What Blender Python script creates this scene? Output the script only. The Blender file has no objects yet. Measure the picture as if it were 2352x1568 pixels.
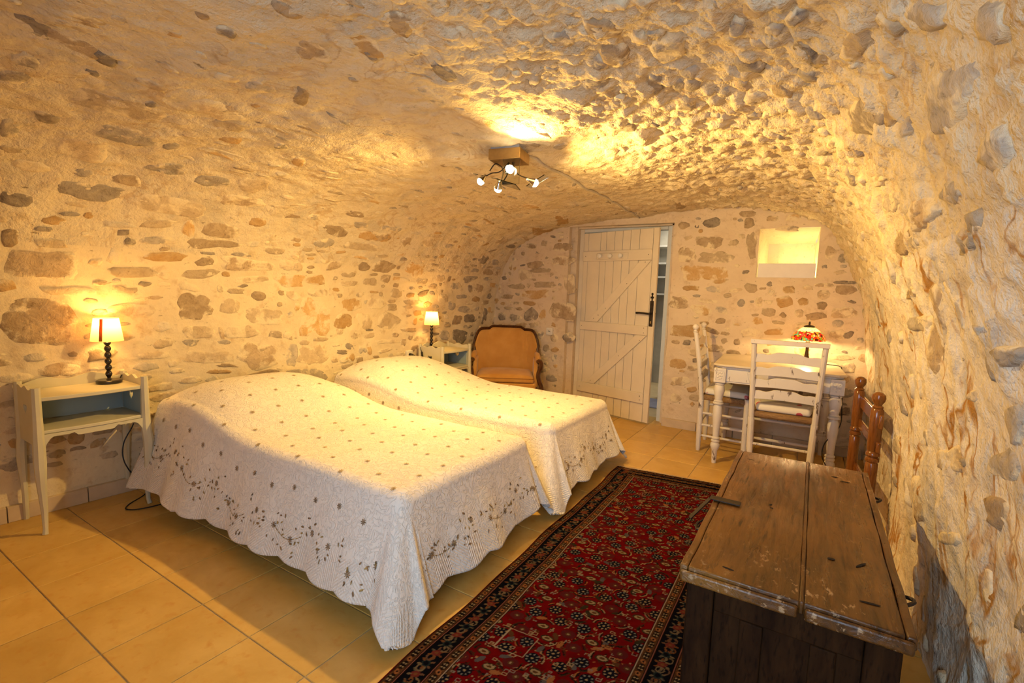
import bpy, bmesh, math, random
import numpy as np
from mathutils import Matrix, Vector

# ------------------------------------------------------------------ scene, camera, light
SC = bpy.context.scene
COL = SC.collection
rnd = random.Random(7)
rng = np.random.default_rng(11)

HCAM = 1.33
YAW, PITCH, ROLL = math.radians(31.69), math.radians(5.91), math.radians(2.0)
fwd = Vector((-math.sin(YAW)*math.cos(PITCH), math.cos(YAW)*math.cos(PITCH), -math.sin(PITCH)))
r0 = Vector((math.cos(YAW), math.sin(YAW), 0)); u0 = r0.cross(fwd)
rr = math.cos(ROLL)*r0 + math.sin(ROLL)*u0
uu = -math.sin(ROLL)*r0 + math.cos(ROLL)*u0
cam = bpy.data.objects.new('camera', bpy.data.cameras.new('camera')); COL.objects.link(cam)
cam.matrix_world = Matrix(((rr.x, uu.x, -fwd.x, 0), (rr.y, uu.y, -fwd.y, 0), (rr.z, uu.z, -fwd.z, HCAM), (0, 0, 0, 1)))
cam.data.sensor_width = 36; cam.data.lens = 1116.8/2352*36
cam.data.clip_start = 0.02; cam.data.clip_end = 50
SC.camera = cam

world = bpy.data.worlds.new('world'); SC.world = world; world.use_nodes = True
world.node_tree.nodes['Background'].inputs[0].default_value = (0.55, 0.7, 1.0, 1)
world.node_tree.nodes['Background'].inputs[1].default_value = 0.6
SC.view_settings.view_transform = 'Standard'
SC.view_settings.look = 'None'
SC.view_settings.gamma = 1
SC.view_settings.use_curve_mapping = False
SC.view_settings.exposure = 0.28
cy = SC.cycles
cy.use_denoising = True
cy.max_bounces = 4; cy.diffuse_bounces = 3; cy.glossy_bounces = 2; cy.transmission_bounces = 4; cy.transparent_max_bounces = 4
cy.use_adaptive_sampling = True; cy.adaptive_threshold = .06; cy.adaptive_min_samples = 12
cy.caustics_reflective = False; cy.caustics_refractive = False
cy.sample_clamp_indirect = 8.0
cy.use_light_tree = True

def light(name, kind, loc, energy, color, size=.05, to=None, parent=None, **kw):
    d = bpy.data.lights.new(name, kind); d.energy = energy; d.color = color
    if kind == 'AREA':
        d.shape = 'RECTANGLE'; d.size, d.size_y = size
    else:
        d.shadow_soft_size = size
    for k, v in kw.items(): setattr(d, k, v)
    o = bpy.data.objects.new(name, d); COL.objects.link(o); o.location = loc
    if to is not None:
        o.rotation_euler = (Vector(to)-Vector(loc)).to_track_quat('-Z', 'Y').to_euler()
    if parent: o.parent = parent
    return o
WARM = (1.0, 0.63, 0.19)
WARM2 = (1.0, 0.50, 0.11)
COOL_FILL = (0.58, 0.78, 1.0)
# cool soft fill added behind the camera, set in an assumed unseen opening
light('rear_fill', 'AREA', (-0.25, -0.60, 1.2), 17, COOL_FILL, (1.0, 1.5), to=(-0.9, 3.0, 0.8), spread=math.radians(125))

# ------------------------------------------------------------------ noise
_G = rng.integers(0, 1 << 30, 4096)
def _h(ix, iy, iz):
    return ((ix*73856093) ^ (iy*19349663) ^ (iz*83492791)) & 4095
_GR = rng.normal(size=(4096, 3)); _GR /= np.linalg.norm(_GR, axis=1)[:, None]
def pnoise(P):
    P = np.asarray(P, float); F = np.floor(P); I = F.astype(np.int64); f = P-F
    w = f*f*f*(f*(f*6-15)+10); out = 0
    for dx in (0, 1):
        for dy in (0, 1):
            for dz in (0, 1):
                g = _GR[_h(I[..., 0]+dx, I[..., 1]+dy, I[..., 2]+dz)]
                d = g[..., 0]*(f[..., 0]-dx)+g[..., 1]*(f[..., 1]-dy)+g[..., 2]*(f[..., 2]-dz)
                out = out + d*np.abs(1-dx-w[..., 0])*np.abs(1-dy-w[..., 1])*np.abs(1-dz-w[..., 2])
    return out*1.6
def fbm(P, s, oct=3, g=.5):
    P = np.asarray(P, float)*s; o = 0; a = 1
    for i in range(oct):
        o = o + a*pnoise(P+i*17.3); P = P*2.07; a *= g
    return o

# ------------------------------------------------------------------ mesh building
class MB:
    def __init__(s): s.v = []; s.f = []; s.m = []; s.cm = 0
    def add(s, vs, fs):
        b = len(s.v); s.v.extend([tuple(map(float, p)) for p in vs])
        s.f.extend([tuple(b+i for i in q) for q in fs]); s.m.extend([s.cm]*len(fs)); return s
    def box(s, x0, x1, y0, y1, z0, z1):
        return s.add([(x0,y0,z0),(x1,y0,z0),(x1,y1,z0),(x0,y1,z0),(x0,y0,z1),(x1,y0,z1),(x1,y1,z1),(x0,y1,z1)],
                     [(0,3,2,1),(4,5,6,7),(0,1,5,4),(1,2,6,5),(2,3,7,6),(3,0,4,7)])
    def hexa(s, bot, top):
        return s.add(list(bot)+list(top), [(0,3,2,1),(4,5,6,7),(0,1,5,4),(1,2,6,5),(2,3,7,6),(3,0,4,7)])
    def tube(s, pts, r, n=8, flat=None, cap=True):
        pts = [Vector(p) for p in pts]; k = len(pts); rs = r if hasattr(r, '__len__') else [r]*k
        t = (pts[1]-pts[0]).normalized(); a = t.orthogonal().normalized()
        if flat is not None:
            a = Vector(flat[0]); a = (a-t*a.dot(t)).normalized()
        vs = []
        for i, p in enumerate(pts):
            t2 = (pts[min(i+1, k-1)]-pts[max(i-1, 0)]).normalized()
            a = (a-t2*a.dot(t2)).normalized(); b = t2.cross(a)
            fa, fb = (flat[1], flat[2]) if flat is not None else (1, 1)
            for j in range(n):
                th = 2*math.pi*(j+.5)/n
                vs.append(p+(a*math.cos(th)*fa+b*math.sin(th)*fb)*rs[i])
        fs = [(i*n+j, i*n+(j+1) % n, (i+1)*n+(j+1) % n, (i+1)*n+j) for i in range(k-1) for j in range(n)]
        if cap: fs += [tuple(range(n-1, -1, -1)), tuple((k-1)*n+j for j in range(n))]
        return s.add(vs, fs)
    def lathe(s, prof, c=(0, 0, 0), n=20, sx=1, sy=1, cap=True):
        vs = []; k = len(prof)
        for r, z in prof:
            for j in range(n):
                th = 2*math.pi*j/n; vs.append((c[0]+r*sx*math.cos(th), c[1]+r*sy*math.sin(th), c[2]+z))
        fs = [(i*n+j, i*n+(j+1) % n, (i+1)*n+(j+1) % n, (i+1)*n+j) for i in range(k-1) for j in range(n)]
        if cap:
            if prof[0][0] > 1e-4: fs.append(tuple(range(n-1, -1, -1)))
            if prof[-1][0] > 1e-4: fs.append(tuple((k-1)*n+j for j in range(n)))
        return s.add(vs, fs)
    def prism(s, poly, d0, d1, axis='y'):
        n = len(poly)
        def P(a, b, d): return (a, d, b) if axis == 'y' else ((d, a, b) if axis == 'x' else (a, b, d))
        vs = [P(a, b, d0) for a, b in poly]+[P(a, b, d1) for a, b in poly]
        fs = [tuple(range(n)), tuple(range(2*n-1, n-1, -1))]+[(j, j+n, (j+1) % n+n, (j+1) % n) for j in range(n)]
        return s.add(vs, fs)
    def ball(s, c, r, sx=1, sy=1, sz=1, n=10, k=6):
        return s.lathe([(r*math.sin(math.pi*i/k)+1e-5, -r*sz*math.cos(math.pi*i/k)) for i in range(k+1)], c, n, sx, sy, cap=False)
    def build(s, name, mats, parent=None, loc=None, rot=None, bevel=0, seg=2, smooth=True, ang=35, solid=0, sub=0):
        me = bpy.data.meshes.new(name); me.from_pydata(s.v, [], s.f)
        mats = mats if isinstance(mats, (list, tuple)) else [mats]
        for m in mats: me.materials.append(m)
        if len(mats) > 1: me.polygons.foreach_set('material_index', s.m)
        bm = bmesh.new(); bm.from_mesh(me); bmesh.ops.recalc_face_normals(bm, faces=bm.faces); bm.to_mesh(me); bm.free()
        return link(name, me, parent, loc, rot, bevel, seg, smooth, ang, solid, sub)

def link(name, me, parent=None, loc=None, rot=None, bevel=0, seg=2, smooth=True, ang=35, solid=0, sub=0):
    if smooth:
        me.polygons.foreach_set('use_smooth', [True]*len(me.polygons)); me.set_sharp_from_angle(angle=math.radians(ang))
    o = bpy.data.objects.new(name, me); COL.objects.link(o)
    if parent: o.parent = parent
    if loc is not None: o.location = loc
    if rot is not None: o.rotation_euler = rot
    if solid: md = o.modifiers.new('s', 'SOLIDIFY'); md.thickness = solid; md.offset = 0
    if sub: md = o.modifiers.new('u', 'SUBSURF'); md.levels = md.render_levels = sub
    if bevel: md = o.modifiers.new('b', 'BEVEL'); md.width = bevel; md.segments = seg; md.limit_method = 'ANGLE'
    return o
def npmesh(name, V, F, mats=(), mi=None):
    me = bpy.data.meshes.new(name); V = np.asarray(V, np.float32); F = np.asarray(F, np.int32)
    me.vertices.add(len(V)); me.vertices.foreach_set('co', V.ravel())
    k = F.shape[1]; me.loops.add(F.size); me.loops.foreach_set('vertex_index', F.ravel())
    me.polygons.add(len(F)); me.polygons.foreach_set('loop_start', np.arange(len(F), dtype=np.int32)*k)
    for m in mats: me.materials.append(m)
    me.update(calc_edges=True)
    if mi is not None: me.polygons.foreach_set('material_index', np.asarray(mi, np.int32))
    me.polygons.foreach_set('use_smooth', np.ones(len(F), bool)); return me
def gridfaces(n, m):
    i, j = np.meshgrid(np.arange(n-1), np.arange(m-1), indexing='ij'); a = (i*m+j).ravel()
    return np.stack([a, a+m, a+m+1, a+1], 1)
def tag(o, label=None, cat=None, group=None, kind=None):
    if label: o['label'] = label
    if cat: o['category'] = cat
    if group: o['group'] = group
    if kind: o['kind'] = kind
    return o
def empty(name, loc=(0, 0, 0), rz=0, label=None, cat=None, group=None, kind=None):
    o = bpy.data.objects.new(name, None); COL.objects.link(o); o.location = loc; o.rotation_euler = (0, 0, rz)
    o.empty_display_size = .1
    return tag(o, label, cat, group, kind)
def holed(outer, holes, t, axis='x'):
    """flat board with real cut-outs"""
    bm = bmesh.new()
    for loop in [outer]+list(holes):
        vs = [bm.verts.new((0, a, b)) for a, b in loop]
        for i in range(len(vs)): bm.edges.new((vs[i], vs[(i+1) % len(vs)]))
    g = bmesh.ops.triangle_fill(bm, use_beauty=True, edges=bm.edges[:])
    ex = bmesh.ops.extrude_face_region(bm, geom=bm.faces[:])
    bmesh.ops.translate(bm, vec=(t, 0, 0), verts=[v for v in ex['geom'] if isinstance(v, bmesh.types.BMVert)])
    bmesh.ops.recalc_face_normals(bm, faces=bm.faces[:])
    vs = [tuple(v.co) for v in bm.verts]; bm.verts.index_update(); fs = [tuple(v.index for v in f.verts) for f in bm.faces]; bm.free()
    if axis == 'y': vs = [(y, x, z) for x, y, z in vs]
    m = MB(); m.add(vs, fs); return m

# ------------------------------------------------------------------ materials
class N:
    def __init__(s, name):
        s.mat = bpy.data.materials.new(name); s.mat.use_nodes = True; s.t = s.mat.node_tree
        s.b = s.t.nodes['Principled BSDF']; s._c = None
    def n(s, t, **kw):
        x = s.t.nodes.new(t)
        for k, v in kw.items():
            if k in ('i',):
                for kk, vv in v.items(): x.inputs[kk].default_value = vv
            else: setattr(x, k, v)
        return x
    def l(s, a, b): s.t.links.new(a, b)
    def co(s, kind='Object', scale=(1, 1, 1), rot=(0, 0, 0)):
        if s._c is None: s._c = s.n('ShaderNodeTexCoord')
        m = s.n('ShaderNodeMapping'); s.l(s._c.outputs[kind], m.inputs[0]); m.inputs['Scale'].default_value = scale
        m.inputs['Rotation'].default_value = rot
        return m.outputs[0]
    def noise(s, co, scale, detail=3, rough=.55, dist=0):
        x = s.n('ShaderNodeTexNoise', i={'Scale': scale, 'Detail': detail, 'Roughness': rough, 'Distortion': dist}); s.l(co, x.inputs['Vector']); return x.outputs[0]
    def vor(s, co, scale, feat='F1', rand=1.0, out='Distance'):
        x = s.n('ShaderNodeTexVoronoi', feature=feat, i={'Scale': scale, 'Randomness': rand}); s.l(co, x.inputs['Vector']); return x.outputs[out]
    def ramp(s, fac, a, b, ca=(0, 0, 0), cb=(1, 1, 1), mid=()):
        x = s.n('ShaderNodeValToRGB'); e = x.color_ramp.elements
        e[0].position = a; e[0].color = (*ca, 1); e[1].position = b; e[1].color = (*cb, 1)
        for p, c in mid: q = e.new(p); q.color = (*c, 1)
        s.l(fac, x.inputs[0]); return x.outputs[0]
    def mix(s, fac, a, b, mode='MIX'):
        x = s.n('ShaderNodeMix', data_type='RGBA', blend_type=mode)
        for k, v in ((0, fac), (6, a), (7, b)):
            if isinstance(v, (int, float)): x.inputs[k].default_value = v
            elif isinstance(v, tuple): x.inputs[k].default_value = (*v, 1)
            else: s.l(v, x.inputs[k])
        return x.outputs[2]
    def math(s, op, a, b=None):
        x = s.n('ShaderNodeMath', operation=op)
        for k, v in ((0, a), (1, b)):
            if v is None: continue
            if isinstance(v, (int, float)): x.inputs[k].default_value = v
            else: s.l(v, x.inputs[k])
        return x.outputs[0]
    def bump(s, h, strength=.3, dist=.01, prev=None):
        x = s.n('ShaderNodeBump', i={'Strength': strength, 'Distance': dist}); s.l(h, x.inputs['Height'])
        if prev is not None: s.l(prev, x.inputs['Normal'])
        return x.outputs[0]
    def done(s, color=None, rough=.6, normal=None, metal=0, spec=.4, **kw):
        b = s.b
        if color is not None:
            if isinstance(color, tuple): b.inputs['Base Color'].default_value = (*color, 1)
            else: s.l(color, b.inputs['Base Color'])
        if isinstance(rough, (int, float)): b.inputs['Roughness'].default_value = rough
        else: s.l(rough, b.inputs['Roughness'])
        if normal is not None: s.l(normal, b.inputs['Normal'])
        b.inputs['Metallic'].default_value = metal; b.inputs['Specular IOR Level'].default_value = spec
        for k, v in kw.items(): b.inputs[k].default_value = v
        return s.mat
def plain(name, c, rough=.6, metal=0, var=.12, sc=12, bump=.08, spec=.4):
    n = N(name); co = n.co(); f = n.noise(co, sc, 4)
    col = n.mix(n.ramp(f, .3, .7), tuple(x*(1-var) for x in c), tuple(min(1, x*(1+var)) for x in c))
    return n.done(col, rough, n.bump(n.noise(co, sc*6, 3), bump, .003), metal, spec)
def wood(name, c1, c2, axis=(1, 1, 8), rough=.4, sc=6, coat=0, bump=.15):
    n = N(name); inv = tuple(1/a for a in axis); co = n.co(scale=tuple(1/a*4 for a in axis))
    f = n.noise(co, sc, 5, .6, .6); g = n.noise(co, sc*5, 3)
    col = n.mix(n.ramp(f, .32, .68), c1, c2); col = n.mix(n.ramp(g, .55, .75), col, tuple(x*.55 for x in c1))
    m = n.done(col, rough, n.bump(f, bump, .004)); n.b.inputs['Coat Weight'].default_value = coat; n.b.inputs['Coat Roughness'].default_value = .12; return m
def emit(name, c, st):
    n = N(name); n.b.inputs['Base Color'].default_value = (0, 0, 0, 1); n.b.inputs['Emission Color'].default_value = (*c, 1); n.b.inputs['Emission Strength'].default_value = st; n.mat.cycles.emission_sampling = 'NONE'; return n.mat

MORTAR = (.80, .67, .45)
def mortar_mat(name, base, stain, rough_amt=.35, ochre=0.0, grey=0.0):
    n = N(name); co = n.co()
    f1 = n.noise(co, 3.2, 4, .62, .4); f2 = n.noise(co, 12, 4, .65); f3 = n.noise(co, 65, 3, .7)
    col = n.mix(n.ramp(f1, .38, .68), base, tuple(b*.6+s*.4 for b, s in zip(base, stain)))
    col = n.mix(n.ramp(f2, .56, .74), col, stain)
    col = n.mix(n.ramp(n.noise(n.co(scale=(1, .6, 1.4)), 34, 3, .6), .66, .76), col, tuple(q*.55 for q in stain))
    if grey:
        gm = n.math('MULTIPLY', n.ramp(n.noise(co, 4.5, 4, .6, .6), .52, .64), grey)
        col = n.mix(gm, col, (.40, .36, .32))
    if ochre:
        cs = n.co(scale=(1.6, .9, .5)); w = n.noise(cs, 2.4, 3, .55, 1.4)
        line = n.ramp(n.math('ABSOLUTE', n.math('SUBTRACT', w, .5)), .003, .020, (1, 1, 1), (0, 0, 0))
        msk = n.ramp(n.noise(co, 2.3, 3), .40, .54)
        col = n.mix(n.math('MULTIPLY', n.math('MULTIPLY', line, msk), ochre), col, (.42, .20, .04))
    nb = n.bump(n.math('ADD', f2, n.math('MULTIPLY', f3, .28)), rough_amt, .022)
    return n.done(col, .92, nb, spec=.12)
def stone_mat(name, c, c2, dark, cover=.5):
    n = N(name); co = n.co(); oi = n.n('ShaderNodeObjectInfo')
    av = n.n('ShaderNodeVectorMath', operation='ADD'); n.l(co, av.inputs[0]); n.l(oi.outputs['Location'], av.inputs[1]); co = av.outputs[0]
    f1 = n.noise(co, 16, 5, .65, .5); f2 = n.noise(co, 48, 4, .7); f3 = n.noise(co, 9, 4, .6, .4)
    col = n.mix(n.ramp(f1, .36, .66), c, c2); col = n.mix(n.ramp(f2, .58, .74), col, dark)
    k = n.math('ADD', n.math('MULTIPLY', oi.outputs['Random'], .35), .8)
    hv = n.n('ShaderNodeHueSaturation'); n.l(col, hv.inputs['Color']); n.l(k, hv.inputs['Value'])
    # lime mortar smeared over parts of the stone
    th = n.math('ADD', f3, n.math('MULTIPLY', n.math('SUBTRACT', oi.outputs['Random'], .5), .16))
    rim = n.n('ShaderNodeAttribute', attribute_name='rim'); r3 = n.math('POWER', rim.outputs['Fac'], 3.0)
    th = n.math('ADD', th, n.math('MULTIPLY', r3, .11))
    col = n.mix(n.ramp(th, .62-.2*cover, .72-.2*cover), hv.outputs[0], MORTAR)
    nb = n.bump(n.math('ADD', f1, n.math('MULTIPLY', f2, .35)), .6, .02)
    return n.done(col, .9, nb, spec=.15)
M = {}
M['mortar_left'] = mortar_mat('lime_mortar', MORTAR, (.60, .44, .26))
M['mortar_ceiling'] = mortar_mat('rough_lime_mortar', (.78, .66, .46), (.58, .44, .27), .95, .35, .30)
M['mortar_right'] = mortar_mat('rough_render', (.80, .71, .57), (.60, .48, .34), .9, 1.0, .55)
M['mortar_far'] = mortar_mat('pointing_mortar', (.76, .62, .45), (.60, .45, .29))
ST = {'g': stone_mat('grey_limestone', (.40, .34, .27), (.56, .47, .36), (.22, .185, .15), .28),
      't': stone_mat('tan_limestone', (.54, .41, .26), (.66, .52, .34), (.36, .25, .15), .42),
      'o': stone_mat('ochre_limestone', (.58, .36, .15), (.66, .46, .24), (.40, .23, .09), .40),
      'b': stone_mat('brown_limestone', (.42, .30, .18), (.58, .44, .28), (.24, .16, .09), .30),
      'd': stone_mat('dark_limestone', (.29, .23, .175), (.46, .38, .28), (.15, .115, .09), .18),
      'p': stone_mat('pale_limestone', (.66, .56, .42), (.74, .64, .48), (.5, .4, .28), .6)}
# ------------------------------------------------------------------ the vaulted shell
YF = 5.04
CS = np.array([(-3.50,-.05),(-3.50,.6),(-3.48,1.2),(-3.40,1.5),(-3.22,1.78),(-2.95,1.96),(-2.6,2.05),(-2.1,2.11),(-1.5,2.15),(-.9,2.18),(-.5,2.17),(-.2,2.10),(0,2.0),(.14,1.83),(.26,1.53),(.37,1.14),(.43,.6),(.46,-.05)])
def _curve():
    P = np.vstack([2*CS[0]-CS[1], CS, 2*CS[-1]-CS[-2]]); out = []
    for i in range(1, len(P)-2):
        p0, p1, p2, p3 = P[i-1:i+3]
        for t in np.linspace(0, 1, 24, endpoint=False):
            out.append(.5*((2*p1)+(-p0+p2)*t+(2*p0-5*p1+4*p2-p3)*t*t+(-p0+3*p1-3*p2+p3)*t**3))
    out.append(CS[-1]); return np.array(out)
CV = _curve(); SL = np.concatenate([[0], np.cumsum(np.hypot(*np.diff(CV, axis=0).T))]); STOT = SL[-1]
_T = np.gradient(CV, SL, axis=0); _T /= np.linalg.norm(_T, axis=1)[:, None]
S1, S2 = 1.56, 5.80
def vbase(u, s):
    x = np.interp(s, SL, CV[:, 0]); z = np.interp(s, SL, CV[:, 1]); w = np.clip((-1.2-x)/2.3, 0, 1)
    P = np.stack([x+w*(-.135+.048*u), u+0*x, z], -1)
    n = np.stack([np.interp(s, SL, _T[:, 1]), 0*x, -np.interp(s, SL, _T[:, 0])], -1)
    return P, n
def sstep(x, a, b):
    t = np.clip((x-a)/(b-a), 0, 1); return t*t*(3-2*t)
def vheight(P, s, fine=True):
    r1 = sstep(s, 3.6, 4.5); r2 = sstep(s, 5.2, 6.2); crown = sstep(s, 1.5, 2.2)
    low = .022*fbm(P, 1.5, 2)+.011*fbm(P, 4.2, 2)
    Q = P*np.array([1.4, 1.15, .5]); rg = np.clip(1-np.abs(fbm(Q+5, 2.6, 3 if fine else 1)), 0, 1); fold = (.023*rg**2.5-.009)*r2
    pl = 1-.75*sstep(P[..., 2], .42, .22)*(s < 2)      # smoother plinth near the floor on the bed wall
    amp = (.30*crown+.70*r1)*(1-.85*r2)
    if not fine: return low*(1-.3*r2)*pl+fold+.004*amp
    mid = .0065*fbm(P*np.array([1, .6, 1.3]), 12, 3, .55)
    bl = np.abs(fbm(P*np.array([1, .7, 1]), 8.5, 4, .62)); rough = (.034*bl-.006)*amp
    return (low*(1-.3*r2)+mid*(.65+.5*r1-.45*r2))*pl+rough+fold
def vault(u, s):
    P, n = vbase(u, s); return P+n*vheight(P, s)[..., None], n
def vault_smooth(u, s):
    P, n = vbase(u, s); return P+n*vheight(P, s, False)[..., None], n
def shell(name, s0, s1, mat, ds=.0135, u0=-.72, u1=5.12, du=.0135):
    nu, ns = int((u1-u0)/du)+1, int((s1-s0)/ds)+1
    U, S = np.meshgrid(np.linspace(u0, u1, nu), np.linspace(s0, s1, ns), indexing='ij')
    P, _ = vault(U, S); me = npmesh(name, P.reshape(-1, 3), gridfaces(nu, ns), [mat])
    o = link(name, me, smooth=False); return tag(o, kind='structure')
wall_left = shell('wall_left', 0, S1, M['mortar_left'])
ceiling = shell('ceiling', S1, S2, M['mortar_ceiling'])
wall_right = shell('wall_right', S2, STOT, M['mortar_right'], .012, du=.012)
tag(wall_left, 'rough stone and lime mortar wall behind the bed heads')
tag(ceiling, 'low rubble stone vault with lime mortar joints')
tag(wall_right, 'bulging rendered rubble wall beside the wooden chest')

# far wall with door opening and niche opening
DX0, DX1, DZ = -2.40, -1.255, 2.065
NX0, NX1, NZ0, NZ1 = -.485, -.012, 1.535, 1.975
def fheight(P): return .010*fbm(P, 1.8, 2)+.007*fbm(P, 5, 2)+.004*fbm(P*np.array([.7, 1, 1.4]), 13, 3)
def far(x, z):
    P = np.stack([x, YF+0*x, z], -1); n = np.zeros_like(P); n[..., 1] = -1
    return P+n*fheight(P)[..., None], n
xs = np.unique(np.concatenate([np.linspace(-3.75, .75, 300), [DX0, DX1, NX0, NX1]])); zs = np.unique(np.concatenate([np.linspace(-.05, 2.32, 160), [DZ, NZ0, NZ1]]))
X, Z = np.meshgrid(xs, zs, indexing='ij'); P, _ = far(X, Z); F = gridfaces(len(xs), len(zs))
cx_ = .25*X.ravel()[F].sum(1); cz_ = .25*Z.ravel()[F].sum(1)
keep = ~(((cx_ > DX0) & (cx_ < DX1) & (cz_ < DZ)) | ((cx_ > NX0) & (cx_ < NX1) & (cz_ > NZ0) & (cz_ < NZ1)))
wall_far = tag(link('wall_far', npmesh('wall_far', P.reshape(-1, 3), F[keep][:, ::-1], [M['mortar_far']]), smooth=False), 'stone end wall with the plank door and the lit niche', kind='structure')
# reveals of both openings, as thick rendered cheeks
def cheek(name, quad, mat, n=14, m=8, parent=None, amp=.006):
    a, b, c, d = [np.array(q, float) for q in quad]; t = np.linspace(0, 1, n)[:, None, None]; v = np.linspace(0, 1, m)[None, :, None]
    P = (a*(1-t)+b*t)*(1-v)+(d*(1-t)+c*t)*v; nn = np.cross(b-a, d-a); nn = nn/np.linalg.norm(nn)
    edge = (np.minimum(v, 1-v)*2)**.5
    P = P+nn*(amp*fbm(P, 9, 3))[..., None]*edge
    return link(name, npmesh(name, P.reshape(-1, 3), gridfaces(n, m), [mat]), parent, smooth=False)
DY = 5.30
ye = YF-.004
for q in ([(DX0, ye, 0), (DX0, ye, DZ), (DX0, DY, DZ), (DX0, DY, 0)], [(DX1, ye, DZ), (DX1, ye, 0), (DX1, DY, 0), (DX1, DY, DZ)], [(DX0, ye, DZ), (DX1, ye, DZ), (DX1, DY, DZ), (DX0, DY, DZ)]):
    cheek('reveal', q, M['mortar_far'], 24, 8, wall_far)
NB = 5.46
M['niche'] = mortar_mat('niche_limewash', (.84, .76, .58), (.72, .60, .40), .4)
i0, i1, k0, k1 = NX0+.05, NX1-.03, NZ0+.04, NZ1-.10
for q in ([(NX0, ye, NZ0), (NX0, ye, NZ1), (i0, NB, k1), (i0, NB, k0)], [(NX1, ye, NZ1), (NX1, ye, NZ0), (i1, NB, k0), (i1, NB, k1)],
          [(NX0, ye, NZ1), (NX1, ye, NZ1), (i1, NB, k1), (i0, NB, k1)], [(NX1, ye, NZ0), (NX0, ye, NZ0), (i0, NB, k0), (i1, NB, k0)],
          [(i0, NB, k0), (i0, NB, k1), (i1, NB, k1), (i1, NB, k0)]):
    cheek('niche_cheek', q, M['niche'], 14, 10, wall_far, .012)
niche_light = light('niche_lamp', 'POINT', (NX1-.11, 5.20, 1.585), 2.6, (1, .74, .30), .03)
# the wall behind the camera, with an assumed opening for the added fill
mb = MB(); yb = -.72
mb.box(-3.8, -.8, yb-.12, yb, -.05, 2.4).box(.3, .8, yb-.12, yb, -.05, 2.4).box(-.8, .3, yb-.12, yb, 2.0, 2.4)
wr = mb.build('wall_rear', M['mortar_far'], smooth=False); tag(wr, 'rendered wall behind the viewer with an assumed unseen opening', kind='structure')

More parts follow.
